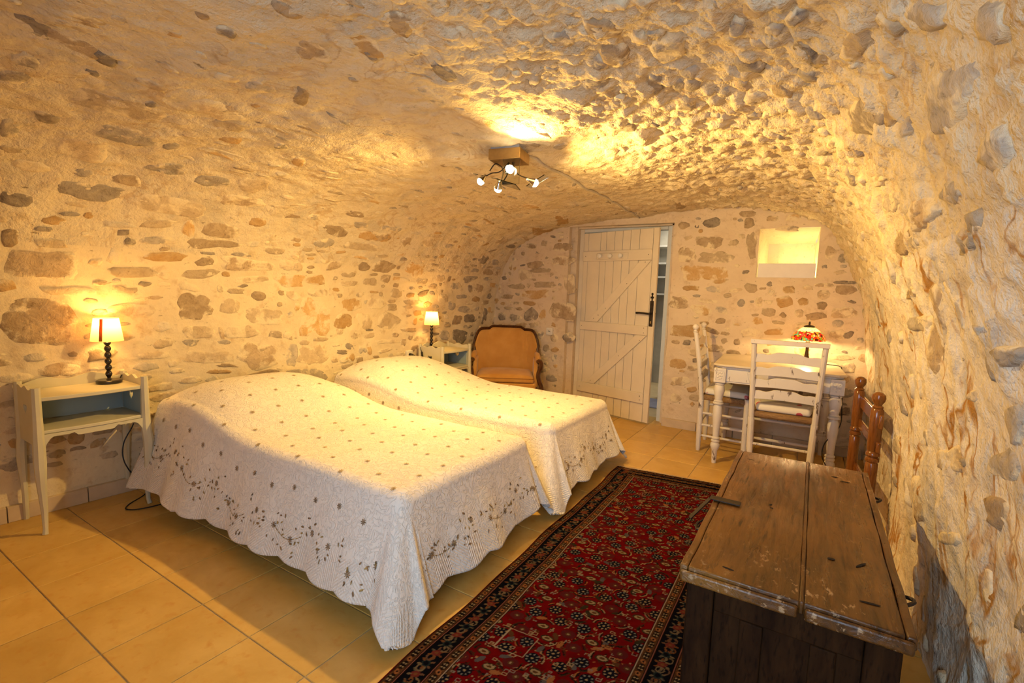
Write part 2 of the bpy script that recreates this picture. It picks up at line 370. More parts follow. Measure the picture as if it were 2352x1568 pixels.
# ---- stones: each one its own piece, sunk in the mortar
PV="""583,3042,48,-2,9,-62d 680,3022,74,-12,10,-59b 775,3005,35,-2,12,-55d 826,3016,20,-1,8,-32p 642,3227,51,-2,8,-45b 695,3328,20,2,5,-25g 622,2783,40,4,8,-48d 621,2634,46,10,9,-57d 953,2635,140,19,26,-95t 694,2232,34,3,9,-78g 780,2376,46,-3,8,-52d 1066,2375,108,2,22,-86g 959,2186,97,14,18,-90t 1003,2006,41,2,4,-30g 1059,1888,154,11,6,-53g 1193,1999,69,0,6,-35b 1444,1871,192,1,11,-69t 1210,2877,119,-2,35,-91t 1374,3247,45,-12,31,-72b 1203,3228,57,15,24,-51g 1078,3220,40,11,13,-32t 1160,3617,70,-8,24,-57b 915,3512,33,0,12,-36d 826,3548,25,0,6,-22b 958,3763,54,7,10,-25b 1337,2749,65,21,25,-55t 1324,2153,86,19,16,-49g 1563,2129,84,16,20,-52g 1785,2170,84,26,35,-71t 1792,2000,135,13,18,-50b 1963,1846,57,10,13,-35o 1404,1735,88,13,6,-29t 1565,1725,37,5,13,-60o 1759,1738,128,-4,7,-50b 1721,1640,160,11,6,-31b 1469,1528,127,2,3,-32o 909,1439,149,3,1,-80b 1402,1631,95,11,4,-25g 1014,2752,15,17,11,-28d 1254,2375,35,9,13,-36g 1629,2713,31,12,24,-42d 1423,2604,48,17,21,-45o 785,1787,57,4,2,-43d 813,1992,66,-1,3,-37t 1279,1605,27,-15,-7,-25d 1838,2556,47,-8,33,-65o 940,2937,57,9,9,-31b 785,2853,21,3,7,-30d 779,1575,38,5,2,-47b 898,1122,155,-5,-4,-132b 1308,1417,121,6,2,-36t 1684,1424,119,6,3,-33t 1972,1510,193,-8,5,-50b 2326,1408,120,5,8,-53o 2265,1531,66,5,11,-45t 2348,1527,41,3,10,-41t 1960,1844,54,9,13,-35o 2577,1857,114,6,19,-46b 2964,1862,169,9,25,-51o 2529,1735,97,20,18,-38g 2883,1744,155,4,15,-42t 2147,1633,80,0,6,-31t 2021,1400,132,5,3,-29t 2543,1417,96,4,8,-42o 2567,1316,103,2,4,-37t 1654,1203,102,-1,1,-93b 1884,1201,68,-1,1,-59t 2135,1124,141,-16,-5,-63t 2548,1105,149,-16,-11,-155o 1681,1029,104,-5,-1,-45t 1970,1015,128,-7,0,-49t 1632,961,54,-4,-1,-26g 1846,950,49,-3,0,-20g 2224,984,54,-3,0,-34t 2315,971,37,-2,0,-35t 2092,824,153,-14,-1,-101b 2357,808,52,-5,0,-89g 2551,790,135,-12,0,-84t 1748,848,151,-14,-1,-50t 2490,629,203,-35,-3,-55g 1812,739,93,-11,0,-16o 2353,1286,61,1,3,-39t 1812,1330,22,1,2,-31b 1926,1313,77,-5,-1,-20t 2832,1068,104,-3,2,-63o 3073,1060,95,-3,2,-66t 3352,1051,133,-4,4,-80t 2918,1213,119,0,4,-54o 3205,1223,99,0,5,-57t 2842,1479,79,4,7,-25t 2861,1399,92,3,6,-29t 3099,1418,82,3,10,-41t 3190,1573,128,8,23,-59b 3583,1576,132,8,36,-81o 3130,779,26,-2,1,-42o 3053,796,44,-4,1,-41g 2906,838,51,-19,-12,-27g 2824,795,69,-6,0,-20d 2332,1954,46,9,17,-31g 2754,1958,74,14,22,-34g 3061,1976,100,19,23,-31g 3309,1867,51,7,32,-48b 3559,1902,82,12,44,-58t 2387,1198,24,-4,-5,-35o 2332,1137,20,11,17,-27g 1824,1014,15,2,8,-51b 2118,864,26,-2,0,-21t 4073,1728,109,9,27,-41b 3892,1866,74,9,25,-32g 4562,1759,69,39,65,-43d 4825,1733,68,5,31,-40g 4505,1611,71,4,16,-27g 4755,1603,110,6,24,-39b 4464,1510,116,20,28,-36g 4788,1518,112,5,13,-22g 4263,1418,97,3,14,-40g 4505,1394,48,1,15,-47d 4651,1403,85,-16,-11,-51b 4386,1299,101,1,5,-25g 4077,1277,85,1,9,-53t 4235,1194,67,0,7,-54g 4472,1151,128,-2,5,-41g 4563,1046,124,-3,4,-52d 4333,1032,69,-2,4,-61b 4178,988,59,-2,2,-35t 4529,954,90,-4,1,-21d 4140,872,80,-5,3,-64g 4399,847,142,-8,4,-77d 4852,1082,54,-1,8,-81d 4955,1135,46,-1,5,-44o 4906,1310,54,1,9,-38d 4892,1986,80,12,41,-34d 4899,2184,130,-15,34,-33b 4640,2045,59,54,62,-37b 1603,4941,15,21,40,-12g 1588,5044,2,23,35,-5g 1697,4995,16,25,39,-9g 1901,4934,34,45,49,-12g 1965,4716,21,31,43,-12g 2089,4705,5,33,60,-12g 1702,5129,90,26,34,-18d 1476,5113,30,5,26,-24d 1903,5360,-70,71,152,-13d 1257,5563,-97,57,116,18g 1179,5425,-51,50,45,1g 966,5558,-49,33,34,14g 1093,5711,-58,17,31,32g 1537,5267,-42,35,69,6t 1906,5126,6,33,43,-6g 2107,5033,46,36,58,-14t 2216,4924,8,43,57,-9g 2503,4716,21,31,70,-16b 2460,5118,-27,25,55,-1g 2470,5240,-44,22,54,2d 1682,5486,-51,26,84,5g 1673,5440,-49,16,37,19b 1457,5716,-88,29,55,15g 1789,5713,-113,30,109,23b 2176,5607,-110,30,139,15g 2199,5748,-117,17,120,36b 2005,5769,-102,11,31,19g 1316,5805,-50,7,29,28g 1424,5829,-67,8,32,29g 2305,5930,-99,2,33,22d 1642,5276,-20,14,23,2g 2677,5198,-52,28,65,1g 2244,5502,-98,23,47,13b 1543,4541,47,50,68,-34b 1635,4677,-3,38,31,-6g 1766,4687,-9,61,108,-19g 1659,4625,45,17,40,-26b 1745,4506,22,47,70,-25b 1788,4437,15,29,44,-17g 1914,4371,22,41,84,-34g 1560,4387,22,40,52,-25g 1194,3989,68,6,28,-51b 1224,3804,93,-1,22,-44o 1522,3899,72,3,29,-41d 1705,3832,74,-7,24,-34b 2302,4635,40,23,76,-27g 2050,4567,11,29,95,-26g 2079,4654,7,29,49,-11g 2492,4286,29,52,83,-29g 2508,4440,12,26,42,-12d 2550,3891,25,37,53,-26g 2865,4073,23,34,73,-27g 2099,3733,79,5,35,-34o 4594,2862,56,51,220,-116o 4953,2413,190,44,158,-99o 3835,2941,51,51,81,-49o 4701,4064,31,45,185,-42b 2983,1866,144,8,25,-49b 2635,2063,68,8,24,-38b 1551,4239,36,7,37,-40g 1331,3918,40,2,19,-32d 1289,3761,40,-1,9,-18d 1690,3705,101,-15,29,-44g 2320,5937,-70,1,30,20b 2302,6048,-190,-7,34,31g 2024,6064,-102,-5,130,149b 1485,6029,-51,-2,10,14g 1359,6078,-57,2,34,24g 1483,6120,-40,-5,17,35g 1416,6232,-52,-11,11,48g 3442,6735,-319,-88,-282,68g 1751,6408,-80,-23,1,15g 1996,6469,-159,-45,1,43t 1588,6480,-94,-35,0,40b 2521,6773,-112,-39,-19,95b 1692,6215,-65,-11,6,18g 1412,6650,-47,-27,-3,34g 2050,6743,-90,-38,-4,26t 1504,6343,-115,-33,3,35g"""
PF="""-3165,1632,25,0,2,-48o -2821,1648,124,10,6,-41b -2484,1843,123,-2,2,-45b -2488,1694,134,0,3,-55b -2973,1528,98,1,3,-68t -2758,1582,154,1,1,-26t -3315,1355,29,1,2,-54o -3066,1388,113,3,2,-37t -3201,1261,90,3,1,-32b -2805,1301,184,20,8,-52o -2885,1193,91,4,1,-26o -3058,1186,57,2,1,-21t -3018,1123,56,3,1,-24b -3182,1121,71,3,1,-22t -3263,1018,72,4,2,-55d -3082,1007,89,5,2,-49d -2860,1057,96,36,32,-68d -2705,1065,43,-8,-16,-61o -2459,1120,163,-4,-5,-97b -2385,1435,60,6,15,-99t -2692,1418,146,3,2,-36t -2990,921,87,6,2,-38b -2813,943,61,24,14,-29t -2366,830,71,17,12,-49d -2884,1865,78,-1,1,-31b -2735,812,51,-12,-25,-71g -1055,1421,77,2,2,-29o -853,1414,73,2,2,-33g -645,1411,55,2,2,-24t -211,1428,57,2,3,-34o -994,1347,40,1,1,-15g -1160,1273,79,3,5,-72b -880,1297,101,4,1,-19t -944,1212,103,5,3,-46o -758,1221,57,3,3,-37g -592,1293,37,2,3,-36g -442,1311,32,1,4,-47t -236,1320,75,18,12,-49o -91,1326,49,2,2,-30o -987,1142,32,2,1,-21g -358,1221,62,3,3,-39t -758,1114,49,3,2,-29b -904,1084,47,3,1,-17b -1083,992,148,11,4,-64o -498,1022,79,-9,-4,-48t -295,1041,75,13,5,-35o 185,1051,61,5,4,-48b 264,1057,40,12,7,-32d 217,1244,96,5,4,-51b 212,1439,78,2,4,-43b 56,1476,65,2,2,-22b 201,1501,84,2,2,-18d -794,1496,76,1,2,-24o -115,1222,36,2,3,-38t -1058,878,41,3,2,-30d -711,998,42,3,2,-20b -601,925,30,2,2,-32b 263,1340,33,-6,-1,-14d -275,1129,51,3,2,-19t -1167,878,42,4,2,-26b -1126,655,83,9,4,-52o -984,628,65,7,2,-30b -1089,485,91,12,3,-48b -1128,304,63,9,3,-44t -977,413,57,8,2,-26o -599,2115,74,-4,2,-31b -1168,2032,56,-2,3,-38b -907,2049,85,12,11,-46d -920,1866,133,-3,4,-56b -1120,1747,84,-1,5,-76b -848,1717,149,-1,4,-60t -703,1852,51,-1,2,-32t -544,1831,41,-1,10,-124t -943,1568,233,2,5,-75o -265,1971,91,-3,2,-24d 175,1703,48,0,4,-41d 74,1753,41,-17,-12,-54b"""

def parse(t):
    out = []
    for w in t.split():
        k = w[-1]; out.append([int(q)/1000 for q in w[:-1].split(',')]+[k])
    return out
PV, PF = parse(PV), parse(PF)
def outline(seed, TH, sq=3.2):
    r = np.random.default_rng(seed); c, s_ = np.cos(TH), np.sin(TH)
    rad = (np.abs(c)**sq+np.abs(s_)**sq)**(-1/sq)
    ph = r.uniform(0, 6.28, 5); am = r.normal(0, [.10, .08, .07, .05, .04])
    return rad*(1+sum(a*np.cos((k+2)*TH+p) for k, (a, p) in enumerate(zip(am, ph)))+r.normal(0, .035, len(TH)))
_FC = {}
def stone_faces(ns, nr):
    if (ns, nr) not in _FC:
        f = [(0, 1+j, 1+(j+1) % ns) for j in range(ns)]
        for k in range(nr-1):
            for j in range(ns):
                a, b = 1+k*ns+j, 1+k*ns+(j+1) % ns; f += [(a, a+ns, b+ns), (a, b+ns, b)]
        _FC[(ns, nr)] = np.array(f)
    return _FC[(ns, nr)]
def stone_pts(fn, e, prom, seed, sq=3.2):
    c0, c1, ax, ay, bx_, by_ = e[:6]; r = np.random.default_rng(seed+5)
    big = math.hypot(ax, ay)*math.hypot(bx_, by_) > .0042; ns = 18 if big else 10
    prof = ((.30, 1.05), (.55, 1.0), (.78, .85), (.94, .45), (1.10, None)) if big else ((.52, 1.0), (.90, .68), (1.12, None))
    TH = np.linspace(0, 2*np.pi, ns, endpoint=False)+.17; rad = outline(seed, TH, sq)
    xs_ = [0]; ys_ = [0]; hh = [prom]
    for q, h in prof:
        xs_ += list(q*rad*np.cos(TH)); ys_ += list(q*rad*np.sin(TH))
        hh += list(prom*h*np.ones(ns)) if h is not None else [-.012]*ns
    X_, Y_ = np.array(xs_), np.array(ys_); P, n = fn(c0+X_*ax+Y_*bx_, c1+X_*ay+Y_*by_)
    P = P+n*np.array(hh)[:, None]
    P = P+n*(np.array([h_ > 0 for h_ in hh])*(.7*prom+.002)*fbm(P+seed*.37, 20, 3))[:, None]
    return P, stone_faces(ns, len(prof)), np.concatenate([[0.], np.repeat([q for q, _ in prof], ns)]).astype(np.float32)
class Occ:
    def __init__(s): s.c = np.zeros((0, 2)); s.r = np.zeros((0, 2))
    def ok(s, c, hu, hs, k=1.0):
        if not len(s.c): return True
        d = np.abs(s.c-np.array(c)); return not np.any((d[:, 0] < (s.r[:, 0]+hu)*k) & (d[:, 1] < (s.r[:, 1]+hs)*k))
    def put(s, c, hu, hs): s.c = np.vstack([s.c, c]); s.r = np.vstack([s.r, (hu, hs)])
def bb(e): return math.hypot(e[2], e[4]), math.hypot(e[3], e[5])
def shrink(e, lim=.30):
    la, lb = math.hypot(e[2], e[3]), math.hypot(e[4], e[5])
    if la > lim: e[2] *= lim/la; e[3] *= lim/la
    if lb > lim*.8: e[4] *= lim*.8/lb; e[5] *= lim*.8/lb
    return e
occ = Occ(); vst = []
for e in PV:
    e = shrink(e); occ.put(e[:2], *bb(e)); vst.append(e)
def fill(n, u0_, u1_, s0_, s1_, La, Lb, ang, mats, gap=1.06, tries=6, along=0):
    got = 0
    for _ in range(n*tries):
        if got >= n: break
        u, s = rng.uniform(u0_, u1_), rng.uniform(s0_, s1_); la = rng.uniform(*La)*rng.choice([.7, 1, 1.3]); lb = rng.uniform(*Lb)
        a = math.radians(rng.normal(0, ang))+along
        e = [u, s, la*math.cos(a), la*math.sin(a), -lb*math.sin(a), lb*math.cos(a), rng.choice(list(mats))]
        if occ.ok((u, s), *bb(e), gap): occ.put((u, s), *bb(e)); vst.append(e); got += 1
fill(170, .55, 4.95, .34, 1.60, (.045, .11), (.022, .045), 4, 'gtttobbp', 1.03, 14)
fill(300, .5, 4.95, .30, 1.75, (.030, .075), (.012, .024), 6, 'gtttobbpd', 1.02, 10)
fill(110, .45, 4.95, 1.6, 3.0, (.03, .09), (.010, .022), 6, 'gttobpt', 1.2, 8)
fill(100, .45, 4.95, 3.0, 4.2, (.02, .06), (.008, .02), 14, 'gttobp', 1.2, 8)
fill(150, .6, 4.95, 4.1, 5.80, (.018, .05), (.014, .032), 35, 'ggttppg', 1.15, 10)
fill(60, .9, 4.95, 5.80, 7.25, (.025, .07), (.014, .034), 25, 'gtg', 1.4, 8, math.pi/2)
def prom_of(e):
    s = e[1]; r = rng.uniform(.7, 1.3)
    return r*(.0035+.006*float(sstep(np.array(s), 3.6, 4.6))*(1-.7*float(sstep(np.array(s), 5.6, 6.2))))
def setrim(me, r): me.attributes.new('rim', 'FLOAT', 'POINT').data.foreach_set('value', r)
def place(lst, fn, owner_of, promf, cap=296):
    by = {}
    for e in lst: by.setdefault(owner_of(e), []).append(e)
    for ow, L in by.items():
        L.sort(key=lambda e: -math.hypot(e[2], e[3])*math.hypot(e[4], e[5])); restV = {}; seed = 100
        for i, e in enumerate(L):
            seed += 7; P, sf, rm = stone_pts(fn, e, promf(e), seed, (3.4 if e[6] in 'tob' else 2.6) if e[1] < 3.5 else 2.3)
            if i < cap:
                c = P[0].copy(); me = npmesh('stone', P-c, sf, [ST[e[6]]]); setrim(me, rm)
                link('stone', me, ow, tuple(c), smooth=False)
            else: restV.setdefault(e[6], []).append((P, sf, rm))
        if restV:
            V = []; Fc = []; RM = []; mi = []; b = 0; ks = list(restV)
            for ki, k in enumerate(ks):
                for P, sf, rm in restV[k]:
                    V.append(P); RM.append(rm); Fc.append(sf+b); mi += [ki]*len(sf); b += len(P)
            me = npmesh('small_stones', np.vstack(V), np.vstack(Fc), [ST[k] for k in ks], mi); setrim(me, np.concatenate(RM)); o = link('small_stones', me, ow, smooth=False); o['kind'] = 'stuff'
place([e for e in vst if e[1] < 2.6], vault, lambda e: wall_left if e[1] < S1 else ceiling, prom_of, 296)
place([e for e in vst if e[1] >= 2.6], vault_smooth, lambda e: wall_left if e[1] < S1 else (ceiling if e[1] < S2 else wall_right), prom_of)
# far wall stones
occ = Occ(); vst = []
for e in PF:
    e = shrink(e); occ.put(e[:2], *bb(e)); vst.append(e)
occ.put(((DX0+DX1)/2, 1), .62, 1.12); occ.put(((NX0+NX1)/2, 1.755), .26, .24)
def archtop(x): return np.interp(x, CV[:, 0], CV[:, 1])
def fillF(n, x0, x1, z0, z1, La, Lb, ang, mats, gap):
    got = 0
    for _ in range(n*8):
        if got >= n: break
        u, s = rng.uniform(x0, x1), rng.uniform(z0, z1)
        if s > archtop(u)-.04: continue
        la, lb = rng.uniform(*La), rng.uniform(*Lb); a = math.radians(rng.normal(0, ang))
        e = [u, s, la*math.cos(a), la*math.sin(a), -lb*math.sin(a), lb*math.cos(a), rng.choice(list(mats))]
        if occ.ok((u, s), *bb(e), gap): occ.put((u, s), *bb(e)); vst.append(e); got += 1
fillF(95, -3.4, .4, .3, 2.1, (.04, .09), (.025, .05), 6, 'gttobb', 1.02)
fillF(150, -3.4, .4, .25, 2.1, (.02, .045), (.012, .028), 12, 'gttobbd', 1.02)
place(vst, far, lambda e: wall_far, lambda e: rng.uniform(.003, .006))

# ---- tiled floor: every tile its own piece
TS, TX, TY = .3377, -2.383, .950
M['grout'] = plain('grout', (.40, .33, .24), .9)
n = N('sandy_tile'); co = n.co(); oi = n.n('ShaderNodeObjectInfo')
sh = n.n('ShaderNodeVectorMath', operation='ADD'); n.l(co, sh.inputs[0]); n.l(oi.outputs['Location'], sh.inputs[1])
f = n.noise(sh.outputs[0], 5, 5, .6, .5); g = n.noise(sh.outputs[0], 22, 4)
c = n.mix(n.ramp(f, .34, .68), (.58, .34, .075), (.68, .43, .12)); c = n.mix(n.ramp(g, .55, .78), c, (.58, .29, .055))
hv = n.n('ShaderNodeHueSaturation'); n.l(c, hv.inputs['Color']); n.l(n.math('ADD', n.math('MULTIPLY', oi.outputs['Random'], .14), .93), hv.inputs['Value'])
M['tile'] = n.done(hv.outputs[0], .38, n.bump(n.noise(sh.outputs[0], 9, 4), .10, .004), spec=.4)
mb = MB().box(-3.8, .8, -.75, 5.3, -.06, -.004)
floor = tag(mb.build('floor', M['grout'], smooth=False), 'square sandy beige floor tiles with grey grout', kind='structure')
h = TS/2-.0022; b_ = .002
mb = MB(); mb.hexa([(-h, -h, -.01), (h, -h, -.01), (h, h, -.01), (-h, h, -.01)], [(-h, -h, -b_), (h, -h, -b_), (h, h, -b_), (-h, h, -b_)])
mb.hexa([(-h, -h, -b_), (h, -h, -b_), (h, h, -b_), (-h, h, -b_)], [(-h+b_, -h+b_, 0), (h-b_, -h+b_, 0), (h-b_, h-b_, 0), (-h+b_, h-b_, 0)])
t0 = mb.build('tile', M['tile'], floor, smooth=False); first = True
for i in range(-4, 9):
    for j in range(-5, 13):
        x, y = TX+(i+.5)*TS, TY+(j+.5)*TS
        if x-h > .5 or y-h > 5.28 or y+h < -.7: continue
        o = t0 if first else t0.copy()
        if not first: COL.objects.link(o)
        first = False; o.location = (x, y, rnd.uniform(-.0006, .0006))
# skirting tiles
M['skirt'] = plain('skirting_tile', (.62, .48, .32), .5, sc=7)
def xl(y): return -3.635+.048*y
mb = MB()
sk = empty('baseboard_left', kind='structure'); me = None
y = -.3; 
while y < 5.0:
    y1 = min(y+.334, 5.03); a, b = xl(y)+.03, xl(y1)+.03
    m_ = MB(); m_.hexa([(a-.06, y, 0), (a, y, 0), (b, y1, 0), (b-.06, y1, 0)], [(a-.06, y, .085), (a-.002, y, .085), (b-.002, y1, .085), (b-.06, y1, .085)])
    m_.build('tile', M['skirt'], sk, bevel=.002); y = y1+.004
sk = empty('baseboard_far', kind='structure')
for x0, x1 in ((-3.35, -2.42), (-1.245, .45)):
    x = x0
    while x < x1-.02:
        x2 = min(x+.334, x1); MB().box(x, x2, YF-.030, YF+.04, 0, .085).build('tile', M['skirt'], sk, bevel=.002); x = x2+.004
tag(bpy.data.objects['baseboard_left'], 'sandy tile skirting along the bed wall'); tag(sk, 'sandy tile skirting along the end wall')

# ---- room beyond the door
M['hall'] = plain('hall_render', (.50, .47, .40), .9, sc=5); M['hallfloor'] = plain('hall_tile', (.66, .52, .30), .4, sc=5)
mb = MB().box(-3.2, -.6, 5.305, 7.6, -.06, -.001); tag(mb.build('floor_hall', M['hallfloor'], smooth=False), 'pale floor of the room beyond the door', kind='structure')
mb = MB().box(-3.3, -.5, 7.5, 7.6, 0, 2.6).box(-3.3, -3.2, 5.35, 7.6, 0, 2.6).box(-.6, -.5, 5.35, 7.6, 0, 2.6).box(-3.3, -.5, 5.3, 7.6, 2.5, 2.6)
tag(mb.build('wall_hall', M['hall'], smooth=False), 'dim walls of the room beyond the door', kind='structure')
light('hall_fill', 'AREA', (-1.5, 6.9, 2.45), 18, (1, .9, .72), (.8, .8), to=(-1.5, 6.7, 0))  # area light added under the hall ceiling to brighten the room beyond
sh = empty('shelf_rack', (-1.62, 7.38, 0), label='pale rack with thin shelves seen through the door gap', cat='shelf')
M['rack'] = plain('rack_paint', (.62, .60, .54), .6)
for z in (1.35, 1.6, 1.8, 2.05): MB().box(-.45, .45, -.1, .1, z, z+.025).build('shelf', M['rack'], sh)
for x in (-.45, .43): MB().box(x, x+.02, -.1, .1, 0, 2.1).build('upright', M['rack'], sh)
M['plank'] = wood('pale_wood', (.50, .30, .13), (.62, .42, .22))
MB().box(-.15, .15, -.02, .02, 0, 1.5).build('board', M['plank'], tag(empty('leaning_board', (-1.52, 6.45, 0), .2), 'upright pale wooden board standing beyond the door gap', 'board'))
MB().box(-1.8, -1.1, 5.75, 6.25, 0, .012).build('striped_mat', plain('mat_blue', (.40, .42, .58), .9, sc=30), bevel=.004)
tag(bpy.data.objects['striped_mat'], 'bluish floor mat lying beyond the door gap', 'mat')
# ------------------------------------------------------------------ door
M['door'] = plain('cream_paint', (.80, .70, .54), .5, var=.05, sc=5, bump=.06)
M['frame'] = plain('grey_white_paint', (.66, .67, .66), .5, var=.05)
M['iron'] = plain('dark_iron', (.05, .04, .035), .45, .7, .3, 30)
M['whitep'] = plain('white_paint', (.82, .78, .70), .5, var=.04)
M['screw'] = plain('screw_head', (.18, .14, .10), .5, .5)
door = empty('door_1', (-2.268, 5.178, 0), math.radians(-13.2), kind='structure')
tag(door, 'cream plank door with diagonal braces standing ajar')
DW, DH = .925, 2.0
xs_ = [0, .062, .225, .30, .405, .505, .60, .705, .86, DW]
for a, b in zip(xs_[:-1], xs_[1:]):
    MB().box(a+.0022, b-.0022, -.022, .006, .015, DH+.012*(a/DW)).build('plank', M['door'], door, bevel=.003)
def ledge(name, x0, x1, z0, z1):
    MB().box(x0, x1, -.046, -.0225, z0, z1).build(name, M['door'], door, bevel=.004)
ledge('ledge', .012, .865, 1.69, 1.80); ledge('ledge', .012, .865, .925, 1.02); ledge('ledge', .012, .865, .215, .325)
for z0, z1 in ((1.022, 1.688), (.327, .923)):
    MB().prism([(.12, z0), (.245, z0), (.862, z1), (.74, z1)], -.045, -.0225).build('brace', M['door'], door, bevel=.003)
for x, z in ((.05, 1.745), (.83, 1.745), (.04, .97), (.83, .95), (.83, 1.0), (.05, .27), (.83, .29), (.83, .25), (.20, 1.06), (.26, 1.10), (.60, 1.45), (.80, 1.67), (.20, .36), (.79, .87), (.35, 1.18), (.55, .68)):
    MB().lathe([(.004, 0), (.004, .003), (.001, .004)], n=8).build('screw', M['screw'], door, loc=(x, -.046, z), rot=(math.pi/2, 0, 0))
pr_ = MB().box(.205, .60, -.058, -.0462, 1.705, 1.775).build('peg_rail', M['door'], door, bevel=.006)
for x in (.27, .40, .53):
    MB().lathe([(.010, 0), (.010, .018), (.022, .026), (.026, .036), (.022, .046), (.001, .052)], n=16).build('peg', M['whitep'], pr_, loc=(x, -.058, 1.74), rot=(math.pi/2, 0, 0))
pl = MB().box(.872, .912, -.028, -.0222, 1.02, 1.28).build('lock_plate', M['iron'], door, bevel=.002)
MB().box(.886, .898, -.028, -.0222, 1.28, 1.345).box(.875, .909, -.028, -.0222, 1.305, 1.325).ball((.892, -.025, 1.35), .012).build('cross_finial', M['iron'], pl)
MB().tube([(.892, -.028, 1.15), (.892, -.062, 1.15), (.88, -.072, 1.15), (.78, -.072, 1.155), (.745, -.070, 1.152)], [.011, .010, .010, .009, .011], 10).build('handle', M['iron'], pl)
MB().box(.887, .897, -.0295, -.028, 1.05, 1.075).build('keyhole', plain('keyhole_brass', (.5, .38, .2), .4, .8), pl)
MB().tube([(.892, .006, 1.15), (.892, .05, 1.15), (.88, .06, 1.15), (.77, .06, 1.15)], .010, 8).build('handle', M['iron'], pl)
for z in (.5, 1.75): MB().tube([(.0, -.024, z-.05), (.0, -.024, z+.05)], .008, 8).build('hinge', M['door'], door)
fr = empty('trim_1', (0, 0, 0), label='grey white wooden frame around the plank door', kind='structure')
MB().box(-1.345, -1.295, 5.165, 5.24, 0, 2.05).build('jamb', M['frame'], fr, bevel=.003)
MB().box(-2.325, -2.275, 5.165, 5.24, 0, 2.05).build('jamb', M['door'], fr, bevel=.003)
MB().box(-2.274, -1.346, 5.165, 5.24, 2.015, 2.05).build('head', M['frame'], fr, bevel=.003)
mb = MB().box(-2.41, -2.326, 5.10, 5.29, 0, 2.08).box(-1.294, -1.245, 5.12, 5.29, 0, 2.08).box(-2.41, -1.245, 5.12, 5.29, 2.051, 2.09)
mb.build('packing', M['mortar_far'], fr, smooth=False)
# niche board
bd = MB().box(-.475, -.022, 5.045, 5.060, 1.53, 1.662).build('niche_board', plain('white_board', (.80, .74, .68), .4, var=.03), bevel=.003)
tag(bd, 'flat white board closing the lower part of the lit wall niche', 'board')

# ------------------------------------------------------------------ carpet
CW, CL = .885, 3.25
cA, cB, cC, cD = np.array((-1.128, .35)), np.array((-1.205, 3.575)), np.array((-.455, 3.655)), np.array((-.268, .42))
cB = np.array((-1.20, 3.575)); cC = np.array((-.275, 3.685))
nu_, nv_ = 265, 960
A, B = np.meshgrid(np.linspace(0, 1, nu_), np.linspace(0, 1, nv_), indexing='ij')
XY = (cA*(1-B[..., None])+cB*B[..., None])*(1-A[..., None])+(cD*(1-B[..., None])+cC*B[..., None])*A[..., None]
U_, V_ = A*CW, B*CL
wob = .006*np.sin(V_*5.1+.7)+.004*np.sin(V_*11.7); edge_d = np.minimum(np.minimum(U_, CW-U_), np.minimum(V_, CL-V_))
XY[..., 0] += wob*(1-A)*.9
navy, cream, red, tan, dk = (.006, .006, .012), (.34, .235, .125), (.145, .0015, .002), (.10, .040, .014), (.012, .007, .005)
olive, rust, slate = (.035, .026, .012), (.33, .12, .04), (.10, .085, .085)
colr = np.zeros((nu_, nv_, 3)); colr[:] = red
colr *= (1+.35*fbm(np.stack([U_, V_, 0*U_], -1), 14, 3))[..., None]
def paint(mask, c, al=1.0): colr[mask] = colr[mask]*(1-al)+np.array(c)*al
def win(cx, cy, r):
    du_, dv_ = CW/(nu_-1), CL/(nv_-1); i0, i1 = max(0, int((cx-r)/du_)), min(nu_, int((cx+r)/du_)+2); j0, j1 = max(0, int((cy-r)/dv_)), min(nv_, int((cy+r)/dv_)+2)
    if i0 >= i1 or j0 >= j1: return None
    return slice(i0, i1), slice(j0, j1), U_[i0:i1, j0:j1]-cx, V_[i0:i1, j0:j1]-cy
def blob(cx, cy, ra, rb, ang, c, inner=0, al=1.0):
    w = win(cx, cy, max(ra, rb)*1.3)
    if w is None: return
    si, sj, x, y = w; ca, sa = math.cos(ang), math.sin(ang); q = ((x*ca+y*sa)/ra)**2+((-x*sa+y*ca)/rb)**2
    m = (q < 1) & (q >= inner); sub = colr[si, sj]; sub[m] = sub[m]*(1-al)+np.array(c)*al
def arc(cx, cy, r, t0, t1, wd, c):
    w = win(cx, cy, r+wd)
    if w is None: return
    si, sj, x, y = w; rr_ = np.hypot(x, y); th = (np.arctan2(y, x)-t0) % (2*math.pi)
    m = (np.abs(rr_-r) < wd) & (th < (t1-t0)); colr[si, sj][m] = c
def rect(cx, cy, a, b, wd, c):
    w = win(cx, cy, max(a, b)*1.2)
    if w is None: return
    si, sj, x, y = w; q = np.maximum(np.abs(x)/a, np.abs(y)/b); m = (q < 1) & (q > 1-wd/min(a, b)); colr[si, sj][m] = c
BW = .176
